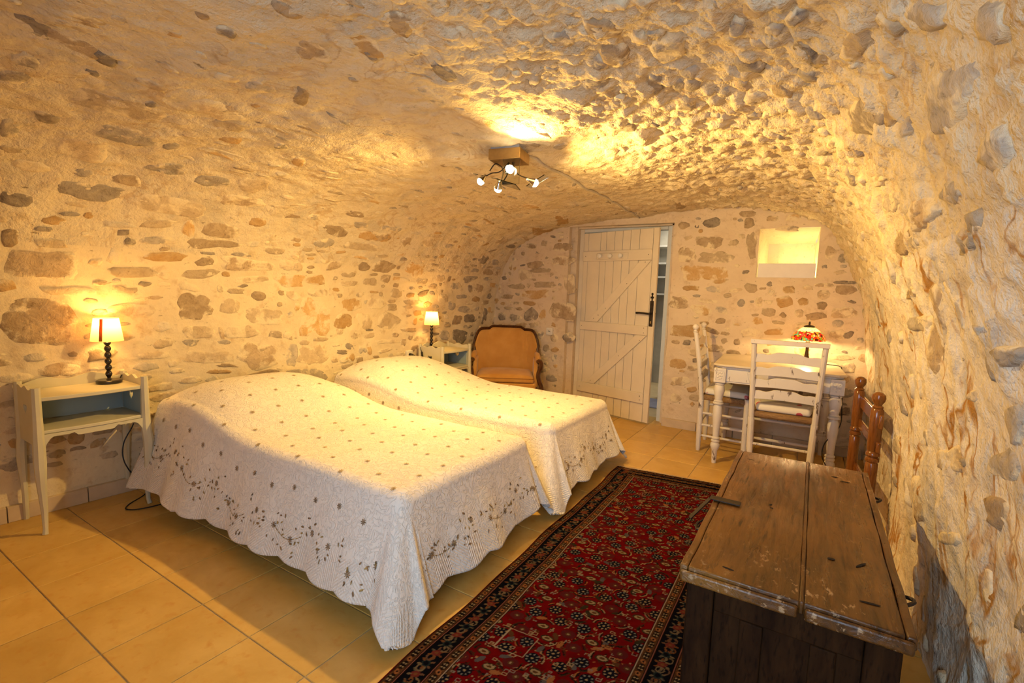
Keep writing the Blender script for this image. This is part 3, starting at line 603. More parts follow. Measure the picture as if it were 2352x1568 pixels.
# field: staggered rosettes, lozenges, curling leaves
pu, pv = .105, .118
for i in range(-1, 12):
    for j in range(-1, 60):
        x = BW+.05+(i+.5*(j % 2))*pu; y = BW+.02+j*pv*.5
        if x < BW-.02 or x > CW-BW+.02: continue
        k = (i*2+j*3+(j//2)) % 4
        x += rnd.uniform(-.008, .008); y += rnd.uniform(-.006, .006)
        if k in (0, 2):
            blob(x, y, .027, .027, 0, navy)
            dc = cream if k == 0 else (.22, .21, .18)
            for q in range(8): blob(x+.0195*math.cos(q*.785), y+.0195*math.sin(q*.785), .0046, .0036, q*.785, dc)
            blob(x, y, .0055, .005, 0, cream)
        elif k == 1:
            blob(x, y, .026, .017, rnd.uniform(-.3, .3), olive); blob(x, y, .020, .0115, rnd.uniform(-.2, .2), cream); blob(x, y, .010, .0055, 0, tan)
        else:
            blob(x, y, .030, .024, 0, (.10, .012, .012)); blob(x, y, .011, .010, 0, tan); blob(x, y, .0045, .0045, 0, cream)
        for q in range(2):
            a = rnd.uniform(0, 6.28); r_ = .043
            c = rnd.choice([cream, rust, (.26, .17, .10), olive, olive]); arc(x, y, r_, a, a+rnd.uniform(.7, 1.2), .0022, c); arc(x, y, r_-.006, a+.1, a+.9, .0028, dk)
        a = rnd.uniform(0, 6.28)
        if rnd.random() < .55: blob(x+.050*math.cos(a), y+.05*math.sin(a), .022, .010, a+1.4, rnd.choice([rust, slate, slate, olive, tan]))
        for q in range(3):
            a = rnd.uniform(0, 6.28); d = rnd.uniform(.038, .06); s_ = rnd.uniform(.004, .008)
            rect(x+d*math.cos(a), y+d*math.sin(a), s_+.003, s_, .0028, rnd.choice([cream, tan, (.24, .19, .15)]))
        for q in range(4):
            a = rnd.uniform(0, 6.28); d = rnd.uniform(.03, .065); blob(x+d*math.cos(a), y+d*math.sin(a), .004, .003, a, rnd.choice([cream, olive, dk, rust]))
rect(.30, .92+.2, .062, .062, .004, (.40, .30, .2))
# borders, mitred from the edge distance
E_ = edge_d
def band(a, b, c): colr[(E_ >= a) & (E_ < b)] = c
side = np.where(np.minimum(U_, CW-U_) <= np.minimum(V_, CL-V_), V_, U_)
band(0, .008, (.20, .012, .012)); band(.008, .046, tan); band(.046, .050, (.28, .10, .07)); band(.050, .056, dk)
band(.056, .124, navy); band(.124, .129, dk); band(.129, .133, (.28, .10, .07)); band(.133, .168, tan); band(.168, .172, (.45, .34, .24)); band(.172, BW, dk)
band(.008, .0105, dk); band(.043, .046, dk); band(.133, .1355, dk)
v1 = 1+.5*fbm(np.stack([U_, V_, 0*U_+3], -1), 30, 2); mm = ((E_ >= .0105) & (E_ < .043)) | ((E_ >= .1355) & (E_ < .168)); colr[mm] *= v1[mm][:, None]
def onborder(t, d):
    yield d, t
    yield CW-d, t
for t in np.arange(.02, CL, .067):
    for d in (.027, .152):
        for x, y in onborder(t, d):
            blob(x, y, .012, .021, 0, dk); 
            for a, b in ((-.005, -.008), (.005, -.008), (-.005, .008), (.005, .008)): blob(x+a, y+b, .0034, .0045, 0, cream)
        for x, y in onborder(t+.033, d): blob(x, y, .009, .012, .6, rust); blob(x, y, .004, .006, 0, dk)
for t in np.arange(0, CL, .058):
    for x, y in onborder(t, .09):
        q = int(t/.058) % 2
        if q: blob(x, y, .017, .017, 0, (.03, .05, .05)); blob(x, y, .010, .010, 0, navy)
        else: blob(x, y, .018, .014, .5, (.30, .05, .035)); blob(x, y, .007, .006, 0, rust)
        for k in range(6):
            a = k*1.05+t*3; blob(x+.022*math.cos(a), y+.024*math.sin(a), .009, .0045, a, rnd.choice([cream, rust, (.26, .13, .07), (.2, .16, .1)]))
        for k in range(2): arc(x+rnd.uniform(-.02, .02), y+.03, .014, rnd.uniform(0, 6), 8, .0025, rnd.choice([cream, (.26, .13, .07), rust]))
for t in np.arange(.1, CW, .06):
    for d in (CL-.09, .09):
        blob(t, d, .016, .012, .4, rust); blob(t+.03, d, .013, .013, 0, (.26, .13, .07)); arc(t+.03, d, .02, 0, 4, .0025, cream)
    for d in (CL-.027, CL-.152): blob(t, d, .018, .010, 0, dk); blob(t, d, .008, .004, 0, cream)
inb = (E_ > .05) & (E_ < .13); colr[inb] *= .55
colr = np.clip(colr*.66, 0, 1)
Zc = .0075+.0012*fbm(np.stack([U_, V_, 0*U_], -1), 60, 2)+.002*fbm(np.stack([U_, V_, 0*U_], -1), 4, 2)
Zc = Zc*np.clip(edge_d/.006, .15, 1)
me = npmesh('persian_runner', np.concatenate([XY, Zc[..., None]], -1).reshape(-1, 3), gridfaces(nu_, nv_))
ca = me.color_attributes.new('dye', 'FLOAT_COLOR', 'POINT'); ca.data.foreach_set('color', np.concatenate([colr, np.ones((nu_, nv_, 1))], -1).astype(np.float32).ravel())
n = N('carpet_wool'); at = n.n('ShaderNodeVertexColor', layer_name='dye'); co = n.co()
M['carpet'] = n.done(n.mix(.25, at.outputs[0], n.mix(1.0, at.outputs[0], n.noise(co, 350, 2), 'MULTIPLY')), .95, n.bump(n.noise(co, 420, 2), .6, .003), spec=.03)
me.materials.append(M['carpet'])
rug = empty('persian_runner', label='long red Persian runner with dark floral borders between the beds and the chest', cat='carpet')
link('pile', me, rug, smooth=False)
mb = MB()
for k in range(230):
    t = (k+.5)/230; p = cB*(1-t)+cC*t; q = p+np.array((rnd.uniform(-.006, .006), rnd.uniform(.022, .036)))
    mb.tube([(p[0], p[1]-.002, .004), ((p[0]+q[0])/2, (p[1]+q[1])/2, .004), (q[0], q[1], .002)], .0016, 4, cap=False)
fo = mb.build('fringe', plain('cotton_fringe', (.62, .48, .33), .9), rug, smooth=False); fo['kind'] = 'stuff'

# ------------------------------------------------------------------ beds and bedspreads
M['bedwood'] = wood('bed_base_wood', (.50, .33, .17), (.62, .44, .25)); M['tick'] = plain('mattress_ticking', (.75, .70, .60), .9)
n = N('quilted_cotton'); uv = n.co('UV')
f1 = n.vor(uv, 34, 'SMOOTH_F1'); f2 = n.noise(uv, 26, 3, .5, 1.5); f2b = n.math('ABSOLUTE', n.math('SUBTRACT', f2, .5))
ridge = n.ramp(f2b, .0, .06)
sx_ = n.n('ShaderNodeSeparateXYZ'); n.l(uv, sx_.inputs[0]); au = n.math('ABSOLUTE', sx_.outputs[0])
def zig(al, dp): return n.math('SINE', n.math('MULTIPLY', n.math('ADD', dp, n.math('MULTIPLY', n.math('PINGPONG', al, .10), .9)), 420.0))
m1 = n.math('GREATER_THAN', au, .78); m2 = n.math('GREATER_THAN', sx_.outputs[1], 2.31)
hem = n.math('ADD', n.math('MULTIPLY', m1, zig(sx_.outputs[1], au)), n.math('MULTIPLY', m2, zig(au, sx_.outputs[1])))
hq = n.math('ADD', n.math('MULTIPLY', ridge, .8), n.math('ADD', n.math('MULTIPLY', f1, .7), n.math('MULTIPLY', n.noise(uv, 240, 2), .25)))
b1 = n.bump(n.math('ADD', hq, n.math('MULTIPLY', hem, .35)), .6, .006)
M['quilt'] = n.done((.86, .79, .70), .85, b1, spec=.2); n.b.inputs['Sheen Weight'].default_value = .2
n = N('embroidery_thread'); co = n.co(); M['thread'] = n.done(n.mix(n.ramp(n.noise(co, 90, 2), .4, .6), (.22, .15, .06), (.46, .32, .11)), .6)
n = N('dark_embroidery_thread'); co = n.co(); M['thread2'] = n.done(n.mix(n.ramp(n.noise(co, 90, 2), .4, .6), (.12, .08, .045), (.36, .22, .10)), .6)
XH, XFT = -3.36, -1.375
LB = XFT-XH
class Bed:
    def __init__(s, y0, y1, seed, hump, tuck): s.y0, s.y1, s.seed, s.hump, s.tuck = y0, y1, seed, hump, tuck; s.yc = (y0+y1)/2; s.hw = (y1-y0)/2
    def top(s, a, b):
        t = np.clip(b/.95, 0, 1); bell = np.where(b < .28, .80+.20*np.sin(np.clip(b/.28, 0, 1)*math.pi/2), .5+.5*np.cos(np.clip((b-.28)/.78, 0, 1)*math.pi))
        P = np.stack([a, b, 0*a+s.seed], -1)
        return .512+s.hump*bell*(1-.45*np.clip(np.abs(a)/s.hw, 0, 1)**3)+.005*fbm(P, 3, 2)
    def hang(s, a, b):
        """available hang length past the edge at this place"""
        bb_ = np.clip(b, 0, LB); sc_ = .020*np.abs(np.sin((bb_+.03)*math.pi/.205))
        return s.top(np.sign(a)*s.hw, bb_)-.055+sc_
    def pos(s, a, b):
        a = np.asarray(a, float); b = np.asarray(b, float)
        ea = np.maximum(0, np.abs(a)-s.hw); eb = np.maximum(0, b-LB); sg = np.sign(a)
        a0 = np.clip(a, -s.hw, s.hw); b0 = np.clip(b, 0, LB); zt = s.top(a0, b0)
        e = np.hypot(ea, eb); phi = np.arctan2(eb, ea+1e-9); r = .065
        arc_ = np.clip(e/r, 0, math.pi/2); zd = r*(1-np.cos(arc_)); out = r*np.sin(arc_); ex = np.maximum(0, e-r*math.pi/2)
        corner = (ea > 0) & (eb > 0); cw = np.sin(2*phi)*corner
        k = .60+.95*np.exp(-((phi-.62)/.52)**2)+.55*np.exp(-((phi-1.28)/.18)**2); k = np.where(corner, (1-np.clip(cw*1.6, 0, 1))*1.0+np.clip(cw*1.6, 0, 1)*k, 1.0)
        al = np.where(eb > ea, a, b)
        wave = .020*(ex/.42)*np.sin(2*math.pi*al/.62+s.seed*1.7)+.006*(ex/.42)*np.sin(2*math.pi*al/.205+s.seed)
        fl = (.30*ex+.10*ex*ex)*k+np.where(corner, 0, 1)*wave*(1-np.clip(cw, 0, 1))
        fl = fl*(1-.28*(sg > 0)*(ea > 0)*np.cos(phi)**2)
        dz = ex*np.sqrt(np.clip(1-(.30*np.minimum(k, 1.8))**2, .3, 1)); h_ = zt-zd-dz
        over = np.maximum(0, .010-h_); h_ = np.maximum(h_, .010+.012*np.clip(over*8, 0, 1)*(1+np.sin(phi*9)))
        rad = out+fl+over*.75
        dx = np.where(e > 0, np.sin(phi), 0)*rad; dy = np.where(e > 0, np.cos(phi), 0)*rad*sg
        x = XH+b0+dx; y = s.yc+a0+dy
        P = np.stack([x, y, h_], -1)
        return P
    def norm(s, a, b):
        d = .004; p = s.pos(a, b); q = np.cross(s.pos(a, b+d)-p, s.pos(a+d, b)-p); q = q/np.maximum(np.linalg.norm(q, axis=-1, keepdims=True), 1e-9)
        q = np.where(q[..., 2:3] < -.35, -q, q); return p, q
    def build(s, lab_bed, lab_q):
        bed = empty('single_bed', (0, 0, 0), label=lab_bed, cat='bed', group='twin beds')
        MB().box(XH+.02, XFT-.045, s.y0+.05, s.y1-.05, .14, .28).build('bed_base', M['bedwood'], bed, bevel=.01)
        MB().box(XH+.01, XFT-.035, s.y0+.04, s.y1-.04, .285, .475).build('mattress', M['tick'], bed, bevel=.03, seg=3)
        for x in (XH+.10, XFT-.06):
            for y in (s.y0+.11, s.y1-.09): MB().lathe([(.028, 0), (.030, .02), (.032, .138)], (x, y, 0), 16).build('leg', M['bedwood'], bed)
        # quilt grid
        na, nb = 250, 300
        ta = np.linspace(-1, 1, na); tb = np.linspace(0, 1, nb); hf = .44
        TA, TB = np.meshgrid(ta, tb, indexing='ij')
        ft = .80; sgn = np.sign(TA); m_ = np.abs(TA)
        sa = .50
        b_top = TB/ft*LB
        emf = hf+.020*np.abs(np.sin((TA*1.35+.1)*math.pi/.41))-s.tuck*np.clip(TA, 0, 1)
        b = np.where(TB <= ft, b_top, LB+(TB-ft)/(1-ft)*emf)
        hg = s.hang(TA, b); a = np.where(m_ <= sa, TA/sa*s.hw, sgn*(s.hw+(m_-sa)/(1-sa)*hg))
        # round the cloth corner
        ea = np.maximum(0, np.abs(a)-s.hw); eb = np.maximum(0, b-LB); e = np.hypot(ea, eb); lim = .555
        f_ = np.where(e > lim, lim/np.maximum(e, 1e-6), 1)
        a = np.where(ea > 0, sgn*(s.hw+ea*f_), a); b = np.where(eb > 0, LB+eb*f_, b)
        P = s.pos(a, b); me = npmesh('quilt', P.reshape(-1, 3), gridfaces(na, nb)[:, ::-1], [M['quilt']])
        uvl = me.uv_layers.new(name='UVMap'); vi = np.zeros(len(me.loops), np.int32); me.loops.foreach_get('vertex_index', vi)
        uvl.data.foreach_set('uv', np.stack([a.ravel()[vi], b.ravel()[vi]], 1).astype(np.float32).ravel())
        q = empty('bedspread', label=lab_q, cat='bedspread', group='quilted bedspreads'); o = link('quilt', me, q, smooth=False); md = o.modifiers.new('s', 'SOLIDIFY'); md.thickness = .007; md.offset = -1
        # embroidery
        pa, pb, fc, mi = [], [], [], []
        def blobc(ca, cb, ra, rb, an, k=7, m=0):
            st = len(pa); pa.append(ca); pb.append(cb)
            for i in range(k):
                t = 2*math.pi*i/k; x, y = ra*math.cos(t), rb*math.sin(t); pa.append(ca+x*math.cos(an)-y*math.sin(an)); pb.append(cb+x*math.sin(an)+y*math.cos(an))
            for i in range(k): fc.append((st, st+1+i, st+1+(i+1) % k)); mi.append(m)
        def flower(ca, cb, R, m=0, ph=0):
            for i in range(8): t = ph+i*math.pi/4; blobc(ca+R*.62*math.cos(t), cb+R*.62*math.sin(t), R*.40, R*.15, t, 6, m)
            blobc(ca, cb, R*.24, R*.24, 0, 6, 1)
        def stem(pts, w=.0022):
            for (a1, b1), (a2, b2) in zip(pts[:-1], pts[1:]):
                d = math.hypot(a2-a1, b2-b1); an = math.atan2(b2-b1, a2-a1); blobc((a1+a2)/2, (b1+b2)/2, d*.56, w, an, 4, 0)
        r = random.Random(int(s.seed*10))
        for i in range(-3, 4):
            for j in range(0, 13):
                ca, cb = (i+.5*(j % 2))*.158, .06+j*.158
                if abs(ca) < s.hw+.12 and cb < LB+.09: flower(ca+r.uniform(-.006, .006), cb+r.uniform(-.006, .006), .0135, 0, r.uniform(0, .7))
        def vine(f, L):
            t = 0; 
            pts = []
            while t < L:
                y = .305+.035*math.sin(t*2*math.pi/.42); pts.append((t, y)); t += .02
            k = 0
            while k+14 < len(pts): stem([f(*p) for p in pts[k:k+11]]); k += 21
            t = .02
            while t < L:
                y = .305+.035*math.sin(t*2*math.pi/.42); ca, cb = f(t, y)
                flower(ca, cb, .0155, 1, r.uniform(0, 1))
                for _ in range(10):
                    x2, y2 = t+r.uniform(-.085, .085), y+r.uniform(-.05, .06); ca, cb = f(x2, y2)
                    blobc(ca, cb, r.uniform(.006, .0115), r.uniform(.003, .005), r.uniform(0, 3.1), 6, r.choice([0, 1, 1]))
                t += r.uniform(.115, .165)
        vine(lambda t, y: (-(s.hw+y*1.12), .06+t), LB-.05); vine(lambda t, y: (-s.hw+.02+t, LB+y), 2*s.hw-.02); vine(lambda t, y: (s.hw+y, .06+t), LB-.05)
        for i in range(12): flower(-(s.hw+.16+.02*(i % 2)), .13+i*.158, .0145, 1)
        pa, pb = np.array(pa), np.array(pb); p, nn = s.norm(pa, pb)
        em = link('embroidery', npmesh('embroidery', p+nn*.0035, fc, [M['thread'], M['thread2']], mi), q, smooth=False); em['kind'] = 'stuff'
Bed(1.405, 2.305, 1.3, .20, .06).build('single bed nearest the front nightstand, hidden under its bedspread', 'cream quilted bedspread with brown flowers on the bed beside the front nightstand')
Bed(2.70, 3.56, 2.1, .20, .03).build('single bed between the other bed and the armchair', 'cream quilted bedspread with brown flowers on the bed beside the armchair')
# ------------------------------------------------------------------ nightstands
def distress(name, c, chip, rough=.5, lo=.66, hi=.72, axis=(1, 1, 3)):
    n = N(name); co = n.co(scale=tuple(1/a for a in axis)); f = n.noise(co, 26, 4, .6); g = n.noise(n.co(), 4, 3)
    col = n.mix(n.ramp(g, .35, .7), c, tuple(x*.88 for x in c)); col = n.mix(n.ramp(f, lo, hi), col, chip)
    return n.done(col, rough, n.bump(f, .12, .003))
M['ns'] = distress('cream_green_paint', (.66, .61, .44), (.36, .25, .13), lo=.70, hi=.78)
M['nsin'] = plain('blue_grey_paint', (.33, .41, .42), .5, var=.06, sc=6)
def heart(cy_, cz_, s):
    out = []
    for k in range(20):
        t = 2*math.pi*k/20; out.append((cy_+s*16*math.sin(t)**3/17, cz_+s*(13*math.cos(t)-5*math.cos(2*t)-2*math.cos(3*t)-math.cos(4*t))/17))
    return out
def wavy(x0, x1, z0, amp, n=24, cyc=2.0, ph=0):
    return [(x0+(x1-x0)*i/n, z0+amp*(1-abs(2*i/n-1))*.6+amp*.5*math.sin(ph+cyc*2*math.pi*i/n)) for i in range(n+1)]
def nightstand(loc, W, D, label):
    t = empty('nightstand', loc, math.pi/2, label, 'nightstand', 'bedside tables')
    h = W/2; ZT, ZS = .705, .535
    for x in (-h, h):
        sx = 1 if x > 0 else -1
        # front cabriole leg and post
        pts = [(x, -D/2, .765), (x, -D/2, .60), (x, -D/2, .47), (x+sx*.004, -D/2-.014, .38), (x+sx*.002, -D/2-.008, .26), (x-sx*.006, -D/2+.006, .12), (x-sx*.004, -D/2-.002, .03), (x, -D/2-.008, 0)]
        MB().tube(pts, [.019, .021, .025, .026, .020, .0145, .011, .013], 8).build('leg', M['ns'], t)
        pts = [(x, D/2-.02, .765), (x, D/2-.02, .47), (x+sx*.004, D/2-.012, .36), (x, D/2-.016, .15), (x, D/2-.01, 0)]
        MB().tube(pts, [.017, .02, .022, .013, .012], 8).build('leg', M['ns'], t)
        out = [(-D/2+.01, .46), (D/2-.025, .46)]+[(p, q) for p, q in reversed(wavy(-D/2+.01, D/2-.025, .745, .014, 20, 2.5))]
        holed(out, [heart(.0, .64, .030)], .014).build('side_panel', M['ns'], t, loc=(x-.007, 0, 0))
    out = [(-h+.012, .47), (h-.012, .47)]+list(reversed(wavy(-h+.012, h-.012, .752, .026, 30, 2.0, -.8)))
    MB().prism(out, D/2-.024, D/2-.010).build('back_panel', M['ns'], t)
    MB().prism([(-h+.014, .545), (h-.014, .545), (h-.014, .695), (-h+.014, .695)], D/2-.034, D/2-.0245).build('inner_back', M['nsin'], t)
    for x0, x1 in ((-h+.0075, -h+.012), (h-.012, h-.0075)):
        o = [(p, q) for p, q in ((-D/2+.03, .545), (D/2-.035, .545), (D/2-.035, .695), (-D/2+.03, .695))]
        holed(o, [heart(.0, .64, .030)], x1-x0).build('inner_side', M['nsin'], t, loc=(x0, 0, 0))
    def bowed(z0, z1, f0):
        n = 14; p = [(-h+.01+(W-.02)*i/n, -D/2-f0*math.sin(math.pi*i/n)-.002) for i in range(n+1)]+[(h-.01, D/2-.025), (-h+.01, D/2-.025)]
        return MB().prism(p, z0, z1, 'z')
    bowed(ZT-.012, ZT+.008, .022).build('top_board', M['ns'], t, bevel=.003)
    bowed(ZS-.012, ZS+.006, .016).build('shelf', M['ns'], t, bevel=.003)
    n = 28; low = []
    for i in range(n+1):
        q = abs(2*i/n-1); low.append((-h+.012+(W-.024)*i/n, .492 if q < .35 else (.505-.02*math.cos((q-.35)/.12*math.pi)*.6 if q < .47 else .505+.006*(q-.47)-.075*max(0, (q-.78)/.22)**2)))
    MB().prism(low+[(h-.012, ZS-.013), (-h+.012, ZS-.013)], -D/2-.012, -D/2+.004).build('apron', M['ns'], t)
    return t
nightstand((-3.425, 1.015, 0), .465, .30, 'cream painted nightstand with a black cable on the floor, beside the bed nearest the viewer')
nightstand((-3.215, 3.885, 0), .44, .31, 'cream painted nightstand standing between the far bed and the armchair')

# ------------------------------------------------------------------ bedside lamps
M['black'] = plain('black_turned_wood', (.018, .012, .010), .25, 0, .2, 20, .02, .6)
M['cable'] = plain('black_cable', (.012, .011, .010), .5, 0, .1, 20, .02)
n = N('cream_lampshade'); co = n.co()
n.done((.90, .74, .46), .8); tr = n.n('ShaderNodeBsdfTranslucent', i={'Color': (.95, .74, .40, 1)}); mx = n.n('ShaderNodeMixShader', i={0: .72})
n.l(n.b.outputs[0], mx.inputs[1]); n.l(tr.outputs[0], mx.inputs[2]); n.l(mx.outputs[0], n.t.nodes['Material Output'].inputs[0]); M['shade'] = n.mat
n = N('shade_seam'); n.done((.60, .26, .06), .8); tr = n.n('ShaderNodeBsdfTranslucent', i={'Color': (.55, .18, .03, 1)}); mx = n.n('ShaderNodeMixShader', i={0: .5})
n.l(n.b.outputs[0], mx.inputs[1]); n.l(tr.outputs[0], mx.inputs[2]); n.l(mx.outputs[0], n.t.nodes['Material Output'].inputs[0]); M['seam'] = n.mat
M['bulb'] = emit('warm_bulb', (1, .62, .22), 40)
def bedside_lamp(loc, label, seam, k=1.0, watt=4.0):
    t = empty('bedside_lamp', loc, 0, label, 'lamp', 'pair of bedside lamps')
    MB().lathe([(.058, 0), (.061, .004), (.061, .016), (.055, .021), (.0, .022)], n=32).build('base', M['black'], t)
    prof = [(.016, .021), (.008, .030), (.009, .036)]
    z = .036
    for i in range(5):
        for q in range(9): prof.append((.0085+.0085*math.sin(math.pi*q/8)**1.0, z+.037*k*q/8))
        z += .037*k
    prof += [(.012, z+.004), (.017, z+.012), (.018, z+.018), (.011, z+.024), (.009, z+.05)]
    MB().lathe(prof, n=20).build('turned_stem', M['black'], t)
    zs = z+.028
    MB().lathe([(.078*k, zs), (.0765*k, zs+.004), (.059*k, zs+.130*k), (.0575*k, zs+.132*k)], n=48, cap=False).build('shade', M['shade'], t)
    if seam is not None:
        pts = []
        for q, th in ((0, seam-.10), (0, seam+.10), (1, seam+.12), (1, seam-.12)):
            r_ = (.0788 if q == 0 else .0595)*k; pts.append((r_*math.cos(th), r_*math.sin(th), zs+(.003 if q == 0 else .129*k)))
        MB().add(pts, [(0, 1, 2, 3)]).build('shade_seam', M['seam'], t, solid=.0006)
    MB().ball((0, 0, zs+.075*k), .022, n=12, k=8).build('bulb', M['bulb'], t)
    light('bedside_bulb', 'POINT', (0, 0, zs+.085*k), watt, WARM2, .024, parent=t)
    return t
l1 = bedside_lamp((-3.475, 1.150, .713), 'black turned bedside lamp with cream shade on the front nightstand', math.atan2(-1.15, 3.47)-.38, 1.0, 11)
l2 = bedside_lamp((-3.30, 3.775, .713), 'black turned bedside lamp with cream shade near the armchair', None, 1.0, 10)
def rel(o, pts): return [tuple(Vector(p)-o.location) for p in pts]
def smoothpath(pts, k=6):
    P = [Vector(p) for p in pts]; P = [2*P[0]-P[1]]+P+[2*P[-1]-P[-2]]; out = []
    for i in range(1, len(P)-2):
        for t in [q/k for q in range(k)]:
            a, b, c, d = P[i-1:i+3]; out.append(.5*((2*b)+(c-a)*t+(2*a-5*b+4*c-d)*t*t+(3*b-a-3*c+d)*t**3))
    return out+[P[-2]]
MB().tube(smoothpath(rel(l1, [(-3.51, 1.19, .722), (-3.53, 1.22, .722), (-3.545, 1.245, .735), (-3.525, 1.27, .60), (-3.50, 1.275, .46), (-3.49, 1.21, .33), (-3.46, 1.20, .22), (-3.43, 1.26, .10), (-3.36, 1.36, .03), (-3.26, 1.40, .006), (-3.19, 1.38, .006), (-3.18, 1.29, .006), (-3.21, 1.17, .006), (-3.27, 1.13, .006), (-3.33, 1.17, .006), (-3.36, 1.25, .02), (-3.38, 1.29, .045)])), .0034, 6).build('cord', M['cable'], l1)
c2 = MB().tube(smoothpath(rel(l2, [(-3.33, 3.73, .722), (-3.345, 3.67, .75), (-3.33, 3.650, .72), (-3.31, 3.648, .69)])), .0032, 6).tube(smoothpath(rel(l2, [(-3.30, 3.646, .625), (-3.28, 3.644, .58), (-3.26, 3.644, .50), (-3.262, 3.644, .40), (-3.30, 3.64, .25)])), .0032, 6).build('cord', M['cable'], l2)
MB().tube(rel(l2, [(-3.312, 3.648, .692), (-3.299, 3.646, .622)]), [.009, .009], 8, flat=((0, 1, 0), .7, 1.2)).build('switch', M['cable'], c2)

# wall socket with plug
M['plastic'] = plain('white_plastic', (.80, .76, .70), .35, 0, .03)
so = empty('wall_socket', (-3.445, 3.605, .655), 0, 'white wall socket with black plug beside the bedside lamp on the bed wall', 'socket')
MB().box(-.03, .012, -.043, .043, -.043, .043).build('plate', M['plastic'], so, bevel=.004)
pg = MB().tube([(.012, 0, 0), (.035, 0, 0), (.05, .012, 0)], [.018, .017, .010], 12).build('plug', M['cable'], so)
MB().tube(smoothpath([(.048, .012, 0), (.055, .03, -.01), (.05, .05, -.06), (.05, .065, -.12), (.05, .075, -.16)]), .0035, 6).build('cord', M['cable'], pg)
sw = empty('wall_switch', (-2.598, YF-.006, .880), 0, 'small white square wall switch between the armchair and the door', 'switch')
MB().box(-.04, .04, -.012, .03, -.04, .04).build('plate', M['plastic'], sw, bevel=.003)
MB().box(-.028, .028, -.0145, -.0121, -.028, .028).build('rocker', plain('rocker', (.74, .70, .64), .35), sw, bevel=.001)
MB().tube([(-.010, -.016, -.006), (-.009, -.016, .006), (0, -.016, .011)], .0016, 5).tube([(.0, -.016, -.004), (.003, -.016, .007), (.008, -.016, -.004)], .0018, 5).tube([(.010, -.016, .0), (.016, -.016, -.006)], .002, 5).build('symbol', M['cable'], sw)

# ------------------------------------------------------------------ armchair
M['walnut'] = wood('polished_walnut', (.045, .012, .003), (.09, .028, .008), (1, 1, 6), .3, 8, .15)
n = N('ochre_velvet'); co = n.co(); f = n.noise(co, 5, 4)
M['velvet'] = n.done(n.mix(n.ramp(f, .35, .7), (.52, .25, .055), (.62, .33, .09)), .8, n.bump(n.noise(co, 160, 2), .15, .002), spec=.2); n.b.inputs['Sheen Weight'].default_value = .25
ac = empty('armchair', (-3.00, 4.735, 0), math.radians(32), 'ochre velvet armchair with carved walnut frame in the far corner', 'armchair')
def top_z(u):
    a = abs(u); return .915 if a < .42 else (.915-.028*float(sstep(np.array(a), .42, .58)) if a < .72 else .887-.17*((a-.72)/.28)**3.2)
def plan_y(u): return .02-.15*max(0, (abs(u)-.45)/.55)**2
HW = .335
nu2, nv2 = 41, 18; mb = MB(); vs = []
for i in range(nu2):
    u = -1+2*i/(nu2-1)
    for j in range(nv2):
        v = j/(nv2-1); z = .34+(top_z(u)-.34-.012)*v; x = u*(HW+.03*v)
        vs.append((x, plan_y(u)+.03*v-.010-.035*math.sin(math.pi*v)*(1-u*u)*.8, z))
mb.add(vs, [(i*nv2+j, (i+1)*nv2+j, (i+1)*nv2+j+1, i*nv2+j+1) for i in range(nu2-1) for j in range(nv2-1)])
mb.build('back_upholstery', M['velvet'], ac, solid=.05)
pts = [(-1*(HW+.005), plan_y(-1)-.01, z) for z in (.60, .66, .70)]
pts = [(-(HW+.012), plan_y(-1)-.005, .60), (-(HW+.020), plan_y(-1)-.001, .66)]+[(u*(HW+.032), plan_y(u)+.028, top_z(u)) for u in np.linspace(-1, 1, 49)]+[((HW+.020), plan_y(1)-.001, .66), ((HW+.012), plan_y(1)-.005, .60)]
MB().tube(pts, .023, 8, flat=((0, 1, 0), 1.15, .75)).build('crest_rail', M['walnut'], ac)
for s in (-1, 1):
    # arm panel, pad, carved arm post, front leg
    P = []
    for i in range(9):
        t = i/8; y = plan_y(1)-.01-t*.30; zt = .60-.04*t-.10*max(0, (t-.5)/.5)**2
        P.append((y, zt))
    poly = [(P[0][0], .30)]+[(P[-1][0], .30)]+list(reversed(P))
    MB().prism(poly, s*(HW-.005)-.022, s*(HW-.005)+.022, 'x').build('arm_upholstery', M['velvet'], ac, bevel=.015, seg=3)
    MB().tube([(s*(HW+.01), plan_y(1)-.015, .635), (s*(HW+.018), plan_y(1)-.07, .625), (s*(HW+.022), plan_y(1)-.15, .595), (s*(HW+.022), plan_y(1)-.19, .575)], [.022, .031, .031, .014], 10).build('arm_pad', M['velvet'], ac)
    MB().tube(smoothpath([(s*(HW+.01), plan_y(1)-.04, .59), (s*(HW+.018), plan_y(1)-.16, .56), (s*(HW+.026), plan_y(1)-.22, .578), (s*(HW+.045), plan_y(1)-.29, .580), (s*(HW+.050), plan_y(1)-.325, .54), (s*(HW+.022), plan_y(1)-.325, .46), (s*(HW+.030), plan_y(1)-.36, .39), (s*(HW+.055), plan_y(1)-.41, .33), (s*(HW+.055), plan_y(1)-.43, .27)]), .023, 8).build('arm_post', M['walnut'], ac)
    MB().tube(smoothpath([(s*(HW+.03), plan_y(1)-.41, .30), (s*(HW+.038), plan_y(1)-.425, .24), (s*(HW+.015), plan_y(1)-.41, .12), (s*(HW+.02), plan_y(1)-.43, .02), (s*(HW+.022), plan_y(1)-.435, 0)]), [.03]*6+[.028]*6+[.02]*6+[.017]*7, 8).build('leg', M['walnut'], ac)
    MB().tube([(s*(HW-.05), .0, .30), (s*(HW-.05), .03, .15), (s*(HW-.04), .07, 0)], [.026, .022, .017], 8).build('leg', M['walnut'], ac)
MB().box(-HW-.02, HW+.02, -.555, -.0, .235, .30).build('seat_rail', M['walnut'], ac, bevel=.015, seg=3)
MB().box(-HW+.005, HW-.005, -.56, -.03, .301, .37).build('seat_base', M['velvet'], ac, bevel=.02, seg=3)
